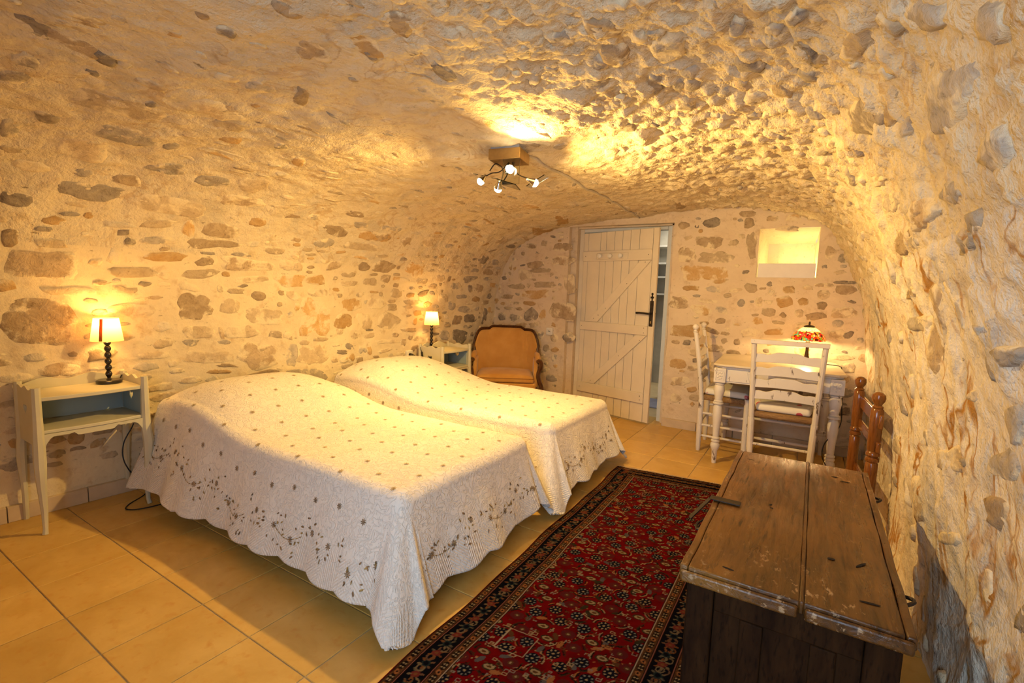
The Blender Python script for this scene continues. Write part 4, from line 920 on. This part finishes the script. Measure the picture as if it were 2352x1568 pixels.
cs = MB(); nn_ = 22; vs = []
for i in range(nn_):
    for j in range(nn_):
        a, b = -1+2*i/(nn_-1), -1+2*j/(nn_-1); e_ = max(abs(a), abs(b))
        vs.append((a*(HW-.03), -.31+b*.265, .445+.035*(1-a*a)*(1-b*b)-.03*max(0, (e_-.85)/.15)**2))
cs.add(vs, [(i*nn_+j, (i+1)*nn_+j, (i+1)*nn_+j+1, i*nn_+j+1) for i in range(nn_-1) for j in range(nn_-1)])
rim = [(-(HW-.03), -.575), ((HW-.03), -.575), ((HW-.03), -.045), (-(HW-.03), -.045)]
cu = cs.build('seat_cushion', M['velvet'], ac)
MB().prism(rim, .372, .43, 'z').build('cushion_band', M['velvet'], cu, bevel=.018, seg=3)
pp = [(p[0], p[1], .418) for p in rim]; MB().tube(pp+[pp[0]], .004, 6).build('piping', plain('dark_ochre_piping', (.30, .13, .03), .8), cu)

# ------------------------------------------------------------------ painted ladder-back chairs
M['shabby'] = distress('chipped_white_paint', (.76, .70, .64), (.16, .11, .08), .5, .635, .69)
M['rush'] = wood('rush_seat', (.20, .11, .05), (.36, .22, .10), (6, 1, 1), .8, 14)
n = N('floral_cotton'); co = n.co(scale=(1, 1, 1))
v = n.n('ShaderNodeTexVoronoi', i={'Scale': 11.0}); n.l(co, v.inputs['Vector']); pe = n.noise(co, 40, 2)
d_ = n.math('ADD', v.outputs['Distance'], n.math('MULTIPLY', pe, .18)); blot = n.ramp(d_, .30, .36, (1, 1, 1), (0, 0, 0)); sel = n.n('ShaderNodeSeparateColor'); n.l(v.outputs['Color'], sel.inputs[0])
pick = n.ramp(sel.outputs[0], .0, .95, (.62, .07, .10), (.82, .76, .66), [(.30, (.66, .14, .16)), (.34, (.22, .30, .10)), (.55, (.30, .36, .16)), (.58, (.82, .76, .66))])
M['floral'] = n.done(n.mix(blot, (.82, .77, .68), pick), .85, n.bump(n.noise(co, 200, 2), .1, .002), spec=.2)
def slat_poly(w, z, h):
    out = []; n = 24
    for i in range(n+1):
        t = -1+2*i/n; a = abs(t); out.append((t*w, z+h*.5+(.022 if a < .25 else .022*(1-float(sstep(np.array(a), .25, .62))))+(.006*math.sin((a-.62)/.38*math.pi) if a > .62 else 0)))
    return out+[(w, z-h*.5), (w*.5, z-h*.5+.006), (0, z-h*.5+.008), (-w*.5, z-h*.5+.006), (-w, z-h*.5)]
def ladder_chair(loc, rz, label, finial, HT, zs):
    t = empty('ladder_back_chair', loc, rz, label, 'chair', 'painted ladder-back chairs')
    wb, wt, D = .190, .222, .36
    def px(z): return wb+(wt-wb)*z/HT
    def py(z): return -.085*max(0, (z-.45)/(HT-.45))**1.3
    for s in (-1, 1):
        zz = [0, .03, .12, .25, .45, .452, .6, .8, HT-.03]; rad = [.015, .019, .021, .022, .023, .020, .0195, .019, .018]
        mb = MB().tube([(s*px(z), py(z), z) for z in zz], rad, 10)
        if finial:
            mb.lathe([(.019, 0), (.014, .006), (.021, .013), (.014, .020), (.012, .025), (.020, .034), (.026, .048), (.024, .062), (.013, .074), (.001, .078)], (s*px(HT), py(HT), HT-.032), 14)
        mb.build('back_post', M['shabby'], t)
        MB().tube([(s*(wb+.03), D, 0), (s*(wb+.03), D, .10), (s*(wb+.03), D, .30), (s*(wb+.03), D, .505)], [.018, .021, .022, .021], 10).build('front_leg', M['shabby'], t)
        for z in (.14, .235, .34): MB().tube([(s*px(z), 0, z), (s*(wb+.03), D, z)], [.010, .010], 8).build('side_stretcher', M['shabby'], t)
    for z in (.20, .36): MB().tube([(-(wb+.03), D, z), (-.11, D, z), (-.02, D, z), (0, D, z), (.02, D, z), (.11, D, z), ((wb+.03), D, z)], [.009, .013, .011, .017, .011, .013, .009], 8).build('front_stretcher', M['shabby'], t)
    MB().tube([(-px(.25), 0, .25), (px(.25), 0, .25)], .010, 8).build('back_stretcher', M['shabby'], t)
    if not finial:
        MB().box(-wt-.022, wt+.022, py(HT)-.019, py(HT)+.019, HT-.032, HT).build('top_rail', M['shabby'], t, bevel=.003)
    for z in zs:
        MB().prism(slat_poly(px(z)-.004, z, .060), py(z)-.007, py(z)+.007).build('slat', M['shabby'], t, bevel=.002)
    MB().hexa([(-wb-.01, -.005, .452), (wb+.01, -.005, .452), (wb+.045, D+.015, .452), (-wb-.045, D+.015, .452)], [(-wb-.01, -.005, .498), (wb+.01, -.005, .498), (wb+.045, D+.015, .498), (-wb-.045, D+.015, .498)]).build('rush_seat', M['rush'], t, bevel=.018, seg=3)
    MB().hexa([(-wb+.01, .015, .499), (wb-.01, .015, .499), (wb+.03, D+.01, .499), (-wb-.03, D+.01, .499)], [(-wb+.02, .02, .556), (wb-.02, .02, .556), (wb+.02, D, .552), (-wb-.02, D, .552)]).build('cushion', M['floral'], t, bevel=.024, seg=4)
    return t
ladder_chair((-.135, 4.03, 0), math.radians(2), 'white ladder-back chair pushed against the long front of the desk', False, 1.045, (.625, .715, .805, .905))
ladder_chair((-.775, 4.60, 0), math.radians(-88), 'white ladder-back chair with ball finials at the short end of the desk', True, 1.06, (.64, .74, .84, .94))

# ------------------------------------------------------------------ desk
dk_ = empty('desk', (-.225, 4.55, 0), math.radians(3), 'white distressed desk with carved apron and turned legs against the end wall', 'desk')
HX, HY, ZT = .445, .435, .815
M['desktop'] = distress('worn_desk_paint', (.74, .63, .47), (.30, .2, .12), .35, .72, .80, (1, 1, 1))
ch = .05
def octo(a, b, c): return [(-a+c, -b), (a-c, -b), (a, -b+c), (a, b-c), (a-c, b), (-a+c, b), (-a, b-c), (-a, -b+c)]
MB().prism(octo(HX, HY, ch), ZT-.018, ZT, 'z').build('top', M['desktop'], dk_, bevel=.006, seg=3)
MB().prism(octo(HX-.018, HY-.018, ch), ZT-.032, ZT-.0185, 'z').build('top_moulding', M['shabby'], dk_, bevel=.004)
AZ0, AZ1 = .665, ZT-.033
for s in (-1, 1):
    MB().box(-HX+.075, HX-.075, s*(HY-.045)-.012, s*(HY-.045)+.012, AZ0+.004, AZ1).build('apron', M['shabby'], dk_, bevel=.002)
    MB().box(s*(HX-.045)-.012, s*(HX-.045)+.012, -HY+.075, HY-.075, AZ0+.004, AZ1).build('apron', M['shabby'], dk_, bevel=.002)
def relief(cx, cz, w, h, seed):
    r = random.Random(seed); m = MB(); y = -HY+.031
    m.tube([(cx-w*.8, y, cz-h*.5), (cx-w*.2, y-.001, cz-.05*h), (cx+w*.5, y, cz+h*.2), (cx+w*.9, y, cz+h*.1)], .0028, 5)
    for k in range(6):
        a = r.uniform(-.8, .8); m.ball((cx+a*w, y, cz+r.uniform(-.5, .5)*h), .007, 1.3, .35, .7, 8, 5)
    return m
fz = (AZ0+AZ1)/2
for x0, x1, nm in ((-HX+.09, -.135, 'drawer'), (-.125, .125, 'drawer'), (.135, HX-.09, 'drawer')):
    d = MB().box(x0, x1, -HY+.027, -HY+.0325, AZ0+.016, AZ1-.012).build(nm, M['shabby'], dk_, bevel=.003)
    relief((x0+x1)/2+(.02 if x0 < -.2 else -.02), fz, .05, .035, int(x0*1000)).build('carving', M['shabby'], d)
    sg = -1 if x0 < -.2 else 1
    if nm and abs(x0+x1) > .1: MB().tube([((x0+x1)/2-sg*.07, -HY+.0265, AZ0+.018), ((x0+x1)/2-sg*.055, -HY+.0265, fz), ((x0+x1)/2-sg*.045, -HY+.0265, AZ1-.014)], .003, 5).build('moulding', M['shabby'], d)
LEG = [(.017, 0), (.020, .05), (.022, .105), (.030, .12), (.036, .14), (.034, .16), (.026, .172), (.033, .18), (.033, .19), (.026, .196), (.033, .204), (.033, .212), (.024, .22), (.028, .30), (.036, .40), (.034, .46), (.026, .482), (.040, .49), (.040, .50), (.030, .505), (.036, .512), (.028, .52), (.034, .56), (.042, .60), (.036, .635), (.032, .642), (.038, .65), (.038, .658), (.030, .664)]
for sx in (-1, 1):
    for sy in (-1, 1):
        lg = MB().lathe(LEG, (sx*(HX-.055), sy*(HY-.055), 0), 20).build('leg', M['shabby'], dk_)
        bl = MB().box(sx*(HX-.055)-.045, sx*(HX-.055)+.045, sy*(HY-.055)-.045, sy*(HY-.055)+.045, AZ0, AZ1).build('corner_block', M['shabby'], dk_, bevel=.006)
        if sy < 0:
            m = MB(); c = sx*(HX-.055); y = -HY+.009
            for k in range(7):
                a = k*.9; m.ball((c+.016*math.cos(a), y, fz+.026*math.sin(a)), .008, 1.1, .35, .9, 8, 5)
            m.ball((c, y, fz), .010, 1, .4, 1, 8, 5); m.tube([(c-.030, y, AZ0+.022), (c-.030, y, AZ1-.03), (c-.018, y, AZ1-.016), (c+.018, y, AZ1-.016), (c+.030, y, AZ1-.03), (c+.030, y, AZ0+.022)], .0025, 5)
            m.build('rosette', M['shabby'], bl)
# stained glass table lamp
tl = empty('table_lamp', (-.025, 4.79, ZT), 0, 'small stained glass table lamp with flowered shade on the desk', 'lamp')
M['bronze'] = plain('dark_bronze', (.06, .035, .02), .4, .7, .25, 20, .1)
MB().lathe([(.062, 0), (.064, .006), (.056, .012), (.034, .022), (.022, .040), (.016, .060), (.012, .10), (.014, .15), (.018, .175), (.014, .18), (.011, .20)], n=24).build('base', M['bronze'], tl)
zb = .195
n = N('stained_glass'); co = n.co(); vo = n.n('ShaderNodeTexVoronoi', i={'Scale': 62.0}); n.l(co, vo.inputs['Vector'])
ve = n.n('ShaderNodeTexVoronoi', feature='DISTANCE_TO_EDGE', i={'Scale': 62.0}); n.l(co, ve.inputs['Vector']); sp = n.n('ShaderNodeSeparateColor'); n.l(vo.outputs['Color'], sp.inputs[0])
rp = n.n('ShaderNodeValToRGB'); rp.color_ramp.interpolation = 'CONSTANT'; els = rp.color_ramp.elements
els[0].position = 0; els[0].color = (.65, .02, .015, 1); els[1].position = .90; els[1].color = (.10, .45, .33, 1)
for p_, c_ in ((.20, (.75, .20, .01, 1)), (.34, (.80, .40, .02, 1)), (.46, (.85, .60, .36, 1)), (.56, (.55, .10, .09, 1)), (.66, (.07, .008, .004, 1)), (.76, (.20, .35, .03, 1)), (.83, (.70, .02, .01, 1))):
    q_ = els.new(p_); q_.color = c_
n.l(sp.outputs[0], rp.inputs[0])
sx_ = n.n('ShaderNodeSeparateXYZ'); n.l(co, sx_.inputs[0]); up = n.ramp(sx_.outputs[2], zb+.066, zb+.080)
gl = n.mix(up, rp.outputs[0], (.95, .80, .48)); lead = n.ramp(ve.outputs['Distance'], .035, .06)
gl = n.mix(lead, (.01, .008, .006), gl); n.done(gl, .3)
tr = n.n('ShaderNodeBsdfTranslucent'); n.l(n.mix(1.0, gl, n.mix(up, (.17, .15, .13), (.45, .42, .35)), 'MULTIPLY'), tr.inputs[0]); mx = n.n('ShaderNodeMixShader', i={0: .42}); n.l(n.b.outputs[0], mx.inputs[1]); n.l(tr.outputs[0], mx.inputs[2]); n.l(mx.outputs[0], n.t.nodes['Material Output'].inputs[0])
M['glass_mosaic'] = n.mat
prof = [(.126, zb), (.127, zb+.012), (.121, zb+.028), (.105, zb+.050), (.082, zb+.074), (.060, zb+.093), (.040, zb+.106)]
m = MB(); nsg = 64; vs = []
for k, (r_, z) in enumerate(prof):
    for j in range(nsg):
        th = 2*math.pi*j/nsg; vs.append((r_*math.cos(th), r_*math.sin(th), z-(.006*abs(math.sin(th*6)) if k == 0 else 0)))
m.add(vs, [(i*nsg+j, i*nsg+(j+1) % nsg, (i+1)*nsg+(j+1) % nsg, (i+1)*nsg+j) for i in range(len(prof)-1) for j in range(nsg)])
m.build('shade', M['glass_mosaic'], tl)
MB().lathe([(.043, zb+.105), (.040, zb+.113), (.024, zb+.121), (.008, zb+.124), (.006, zb+.132), (.008, zb+.138), (.005, zb+.15), (.001, zb+.154)], n=20).build('cap', M['bronze'], tl)
MB().ball((0, 0, zb+.045), .020, n=12, k=8).build('bulb', M['bulb'], tl)
light('desk_bulb', 'POINT', (0, 0, zb+.018), 15, (1, .66, .28), .02, parent=tl)
MB().tube(smoothpath([(.06, -.01, .004), (.12, -.02, .004), (.19, -.05, .004), (.235, -.12, .006), (.25, -.17, -.03), (.27, -.25, -.30), (.26, -.40, -.42), (.17, -.66, -.50), (.16, -.67, -.60), (.20, -.62, -.70), (.22, -.60, -.80)]), .0035, 6).build('cord', M['cable'], tl)

# ------------------------------------------------------------------ dismantled bed end by the right wall
M['honey'] = wood('varnished_pine', (.17, .055, .010), (.26, .092, .018), (1, 1, 8), .2, 8, .5)
be = empty('bed_end_frame', (.335, 3.25, 0), math.radians(4), 'glossy orange brown turned bed end leaning by the wall behind the chest', 'bed end')
POST = [(.030, 0), (.030, .40), (.030, .46), (.026, .468), (.033, .476), (.033, .49), (.024, .498), (.033, .508), (.033, .52), (.026, .53), (.030, .54), (.032, .72), (.030, .76), (.024, .768), (.028, .775), (.018, .785), (.020, .792), (.030, .808), (.033, .825), (.030, .842), (.016, .855), (.001, .858)]
for y in (0, .60): MB().lathe(POST, (0, y, 0), 20).build('post', M['honey'], be)
for z0, z1 in ((.66, .74), (.53, .59), (.18, .30)):
    MB().box(.004, .026, -.045, .625, z0, z1).build('rail', M['honey'], be, bevel=.008, seg=3)

# ------------------------------------------------------------------ chest
n = N('old_oak'); co = n.co(scale=(3.0, .35, 3.0)); f = n.noise(co, 9, 6, .65, 1.2); g = n.noise(n.co(scale=(1, .5, 1)), 3.2, 4, .6); k = n.noise(n.co(scale=(1, .55, 1)), 40, 5, .72); ms = n.noise(n.co(), 2.6, 3); dk2 = n.noise(co, 24, 4, .6)
c = n.mix(n.ramp(f, .32, .66), (.036, .012, .0022), (.130, .050, .009)); c = n.mix(n.ramp(g, .48, .70), c, (.22, .095, .016))
c = n.mix(n.ramp(dk2, .58, .72), c, (.022, .009, .003))
scr = n.math('MULTIPLY', n.ramp(k, .57, .63), n.ramp(ms, .47, .58)); c = n.mix(scr, c, (.36, .23, .12))
M['oak'] = n.done(c, n.ramp(n.noise(co, 12, 3), .3, .7, (.24, .24, .24), (.42, .42, .42)), n.bump(f, .35, .010), spec=.5)
M['oak_dark'] = wood('darker_oak', (.014, .005, .0015), (.034, .014, .004), (1, 1, 5), .75, 7)  # oak of the chest body, a darker tone than the lid
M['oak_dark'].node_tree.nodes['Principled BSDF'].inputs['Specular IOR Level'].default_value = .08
ct = empty('wooden_chest', (.0, 1.945, 0), 0, 'old dark oak coffer with plank lid and iron hasp in the foreground', 'chest')
CX, CY, CH = .255, .612, .60
lid = empty('lid', (0, 0, 0)); lid.parent = ct
def plankb(x0, x1, nm='plank'):
    m = MB(); n_ = 24
    vs = []
    for i in range(n_+1):
        y = -CY+2*CY*i/n_
        for x, z in ((x0, CH-.032), (x1, CH-.032), (x1, CH), (x0, CH)):
            wv = .0015*math.sin(i*1.3+x0*9); vs.append((x+(wv if x0 < x < x1 else wv*.6), y, z+(.0018*math.sin(i*.9+x*20) if z > CH-.01 else 0)))
    fs = [(i*4+k, i*4+(k+1) % 4, i*4+4+(k+1) % 4, i*4+4+k) for i in range(n_) for k in range(4)]+[(3, 2, 1, 0), (n_*4, n_*4+1, n_*4+2, n_*4+3)]
    return m.add(vs, fs).build(nm, M['oak'], lid, bevel=.004)
plankb(-CX+.022, .030); plankb(.037, CX-.022); plankb(-CX, -CX+.0205, 'edge_moulding'); plankb(CX-.0205, CX, 'edge_moulding')
MB().box(.028, .038, -CY-.002, CY, CH-.03, CH+.0035).build('seam_bead', M['oak'], lid, bevel=.003)
for x0, x1 in ((-CX+.004, .026), (.040, CX-.004)):
    MB().box(x0, x1, -CY-.014, -CY-.0005, CH-.040, CH-.008).build('end_moulding', M['oak'], lid, bevel=.008, seg=3)
M['hole'] = plain('worm_hole', (.012, .008, .006), .9)
for x, y, a, b, r_ in ((.10, -.33, .010, .006, .2), (.17, -.32, .024, .004, 1.0), (.175, -.52, .022, .004, .1), (-.14, -.56, .016, .004, -.2), (.165, .42, .018, .004, .1), (.13, .46, .012, .004, -.1), (-.19, .48, .016, .003, -.2), (-.07, -.05, .006, .004, 0), (-.075, -.02, .008, .003, 1)):
    MB().lathe([(1, 0), (.98, .0008), (.0, .001)], n=10, sx=a, sy=b).build('split', M['hole'], lid, loc=(x, y, CH+.0012), rot=(0, 0, r_))
body = [(-CX+.022, CX-.022)]
bx0, bx1, by0, by1 = -CX+.018, CX-.018, -CY+.018, CY-.018
for x in (bx0, bx1-.07):
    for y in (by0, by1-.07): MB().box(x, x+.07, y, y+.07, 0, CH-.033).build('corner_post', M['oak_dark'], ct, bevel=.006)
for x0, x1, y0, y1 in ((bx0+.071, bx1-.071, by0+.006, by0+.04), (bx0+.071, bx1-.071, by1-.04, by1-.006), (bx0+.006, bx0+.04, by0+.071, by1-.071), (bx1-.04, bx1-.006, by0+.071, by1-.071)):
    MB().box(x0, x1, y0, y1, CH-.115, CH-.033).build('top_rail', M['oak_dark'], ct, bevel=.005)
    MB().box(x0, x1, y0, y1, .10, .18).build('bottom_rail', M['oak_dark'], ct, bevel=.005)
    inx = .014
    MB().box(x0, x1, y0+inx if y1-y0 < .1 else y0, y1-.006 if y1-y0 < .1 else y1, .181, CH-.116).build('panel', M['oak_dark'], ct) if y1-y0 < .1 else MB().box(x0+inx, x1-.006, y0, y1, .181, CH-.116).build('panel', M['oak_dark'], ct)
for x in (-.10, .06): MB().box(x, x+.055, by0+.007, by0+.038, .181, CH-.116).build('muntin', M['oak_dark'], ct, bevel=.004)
hp = MB().box(-CX-.012, -.165, -.112, -.074, CH+.0035, CH+.0075).build('hasp', M['iron'], lid, bevel=.002)
MB().hexa([(-CX-.058, -.22, CH-.035), (-CX-.048, -.235, CH-.035), (-CX-.006, -.115, CH+.002), (-CX-.016, -.10, CH+.002)], [(-CX-.058, -.22, CH-.030), (-CX-.048, -.235, CH-.030), (-CX-.006, -.115, CH+.007), (-CX-.016, -.10, CH+.007)]).build('hasp_tongue', M['iron'], hp)
MB().tube(smoothpath([(-CX-.005, -.20, CH-.06), (-CX-.03, -.21, CH-.075), (-CX-.035, -.17, CH-.07), (-CX-.01, -.14, CH-.055)]), .004, 6).build('ring', M['iron'], hp)
for y in (-.42, .32): MB().tube(smoothpath([(CX-.01, y-.03, CH-.02), (CX+.016, y-.01, CH-.012), (CX+.016, y+.01, CH-.012), (CX-.01, y+.03, CH-.02)]), .005, 6).build('hinge_loop', M['iron'], lid)

# ------------------------------------------------------------------ ceiling spotlight
FX, FY = -1.575, 2.45
cl = empty('ceiling_spotlight', (FX, FY, 2.16), math.radians(12), 'brass and glass ceiling spotlight with glowing halogen bulbs', 'ceiling light')
M['brass'] = plain('brushed_brass', (.42, .28, .11), .35, .8, .12, 30)
M['chrome'] = plain('chrome', (.6, .58, .55), .15, 1, .05)
n = N('clear_glass'); n.done((.96, .95, .85), .03); n.b.inputs['Transmission Weight'].default_value = 1; n.b.inputs['IOR'].default_value = 1.4; M['glass'] = n.mat
M['hal'] = emit('halogen_bulb', (1, .80, .45), 60)
MB().box(-.085, .085, -.075, .075, -.03, .03).build('mount', plain('grey_mount', (.42, .42, .44), .6), cl)
MB().box(-.095, .095, -.085, .085, -.090, -.031).build('canopy', M['brass'], cl, bevel=.002)
MB().box(.0, .10, -.10, -.094, -.235, -.10).build('glass_plate', M['glass'], cl)
for c_, rx, ry in (((-.135, -.02, -.165), .15, .25), ((.02, -.05, -.225), -.12, .30), ((.17, .02, -.20), .1, -.5)):
    g_ = MB().box(-.06, .06, -.05, .05, -.002, .002).build('glass_plate', M['glass'], cl, loc=c_, rot=(rx, ry, 0))
for p_ in ([(0, 0, -.09), (-.05, -.01, -.14), (-.10, -.02, -.15), (-.135, -.02, -.165)], [(0, 0, -.09), (.0, -.02, -.16), (-.02, -.04, -.21)], [(.02, 0, -.09), (.06, 0, -.16), (.17, .02, -.195)], [(.03, 0, -.09), (.05, -.06, -.13), (.05, -.085, -.14)], [(-.12, 0, -.13), (-.08, -.01, -.095), (-.03, -.02, -.13), (-.03, -.03, -.20)]):
    MB().tube(smoothpath(p_), .0035, 6).build('arm', M['iron'], cl)
EN = {'bed1': 30, 'bed2': 30, 'up': 30, 'right': 30}
def bulb(wp, aim, key, watt, spread=150, blend=1.0):
    l = Matrix.Rotation(-math.radians(12), 4, 'Z') @ (Vector(wp)-Vector((FX, FY, 2.16))); d = (Vector(aim)-Vector(wp)).normalized(); rot = d.to_track_quat('Z', 'Y').to_euler()
    ld = Matrix.Rotation(-math.radians(12), 4, 'Z').to_3x3() @ d; r_ = ld.to_track_quat('Z', 'Y').to_euler()
    h_ = MB().lathe([(.010, -.045), (.012, -.03), (.024, -.004), (.026, 0), (.025, 0.001), (.012, -.02)], n=16, cap=False).build('reflector', M['chrome'], cl, loc=l, rot=r_)
    MB().ball((0, 0, .004), .0225, n=16, k=10).build('bulb', M['hal'], h_)
    light('halogen_'+key, 'SPOT', tuple(Vector(wp)+d*.034), watt, WARM, .022, to=aim, spot_size=math.radians(spread), spot_blend=blend)
bulb((-1.77, 2.45, 1.985), (-2.75, 1.55, .3), 'bed', 116, 170)
bulb((-1.625, 2.42, 1.925), (-2.35, 3.15, .5), 'floor', 100, 95)
bulb((-1.41, 2.46, 1.945), (.10, 3.75, 1.2), 'desk', 112, 172)
bulb((-1.500, 2.34, 2.000), (-1.0, 2.02, 2.13), 'vault', 50, 132, .8)
# surface cable in the crown of the vault
mb = MB(); pts = []
for y in np.linspace(2.60, 5.02, 26):
    x = -1.53-.10*(y-2.6)/2.4; s_ = float(np.interp(x, CV[20:-60, 0], SL[20:-60])); p, nn = vault(np.array([y]), np.array([s_])); q = p[0]+nn[0]*.006; pts.append(tuple(q))
cbl = mb.tube(pts, .009, 6).build('surface_cable', plain('plastered_cable', (.55, .48, .38), .8)); tag(cbl, 'plastered cable running along the vault from the spotlight to the door', 'cable')
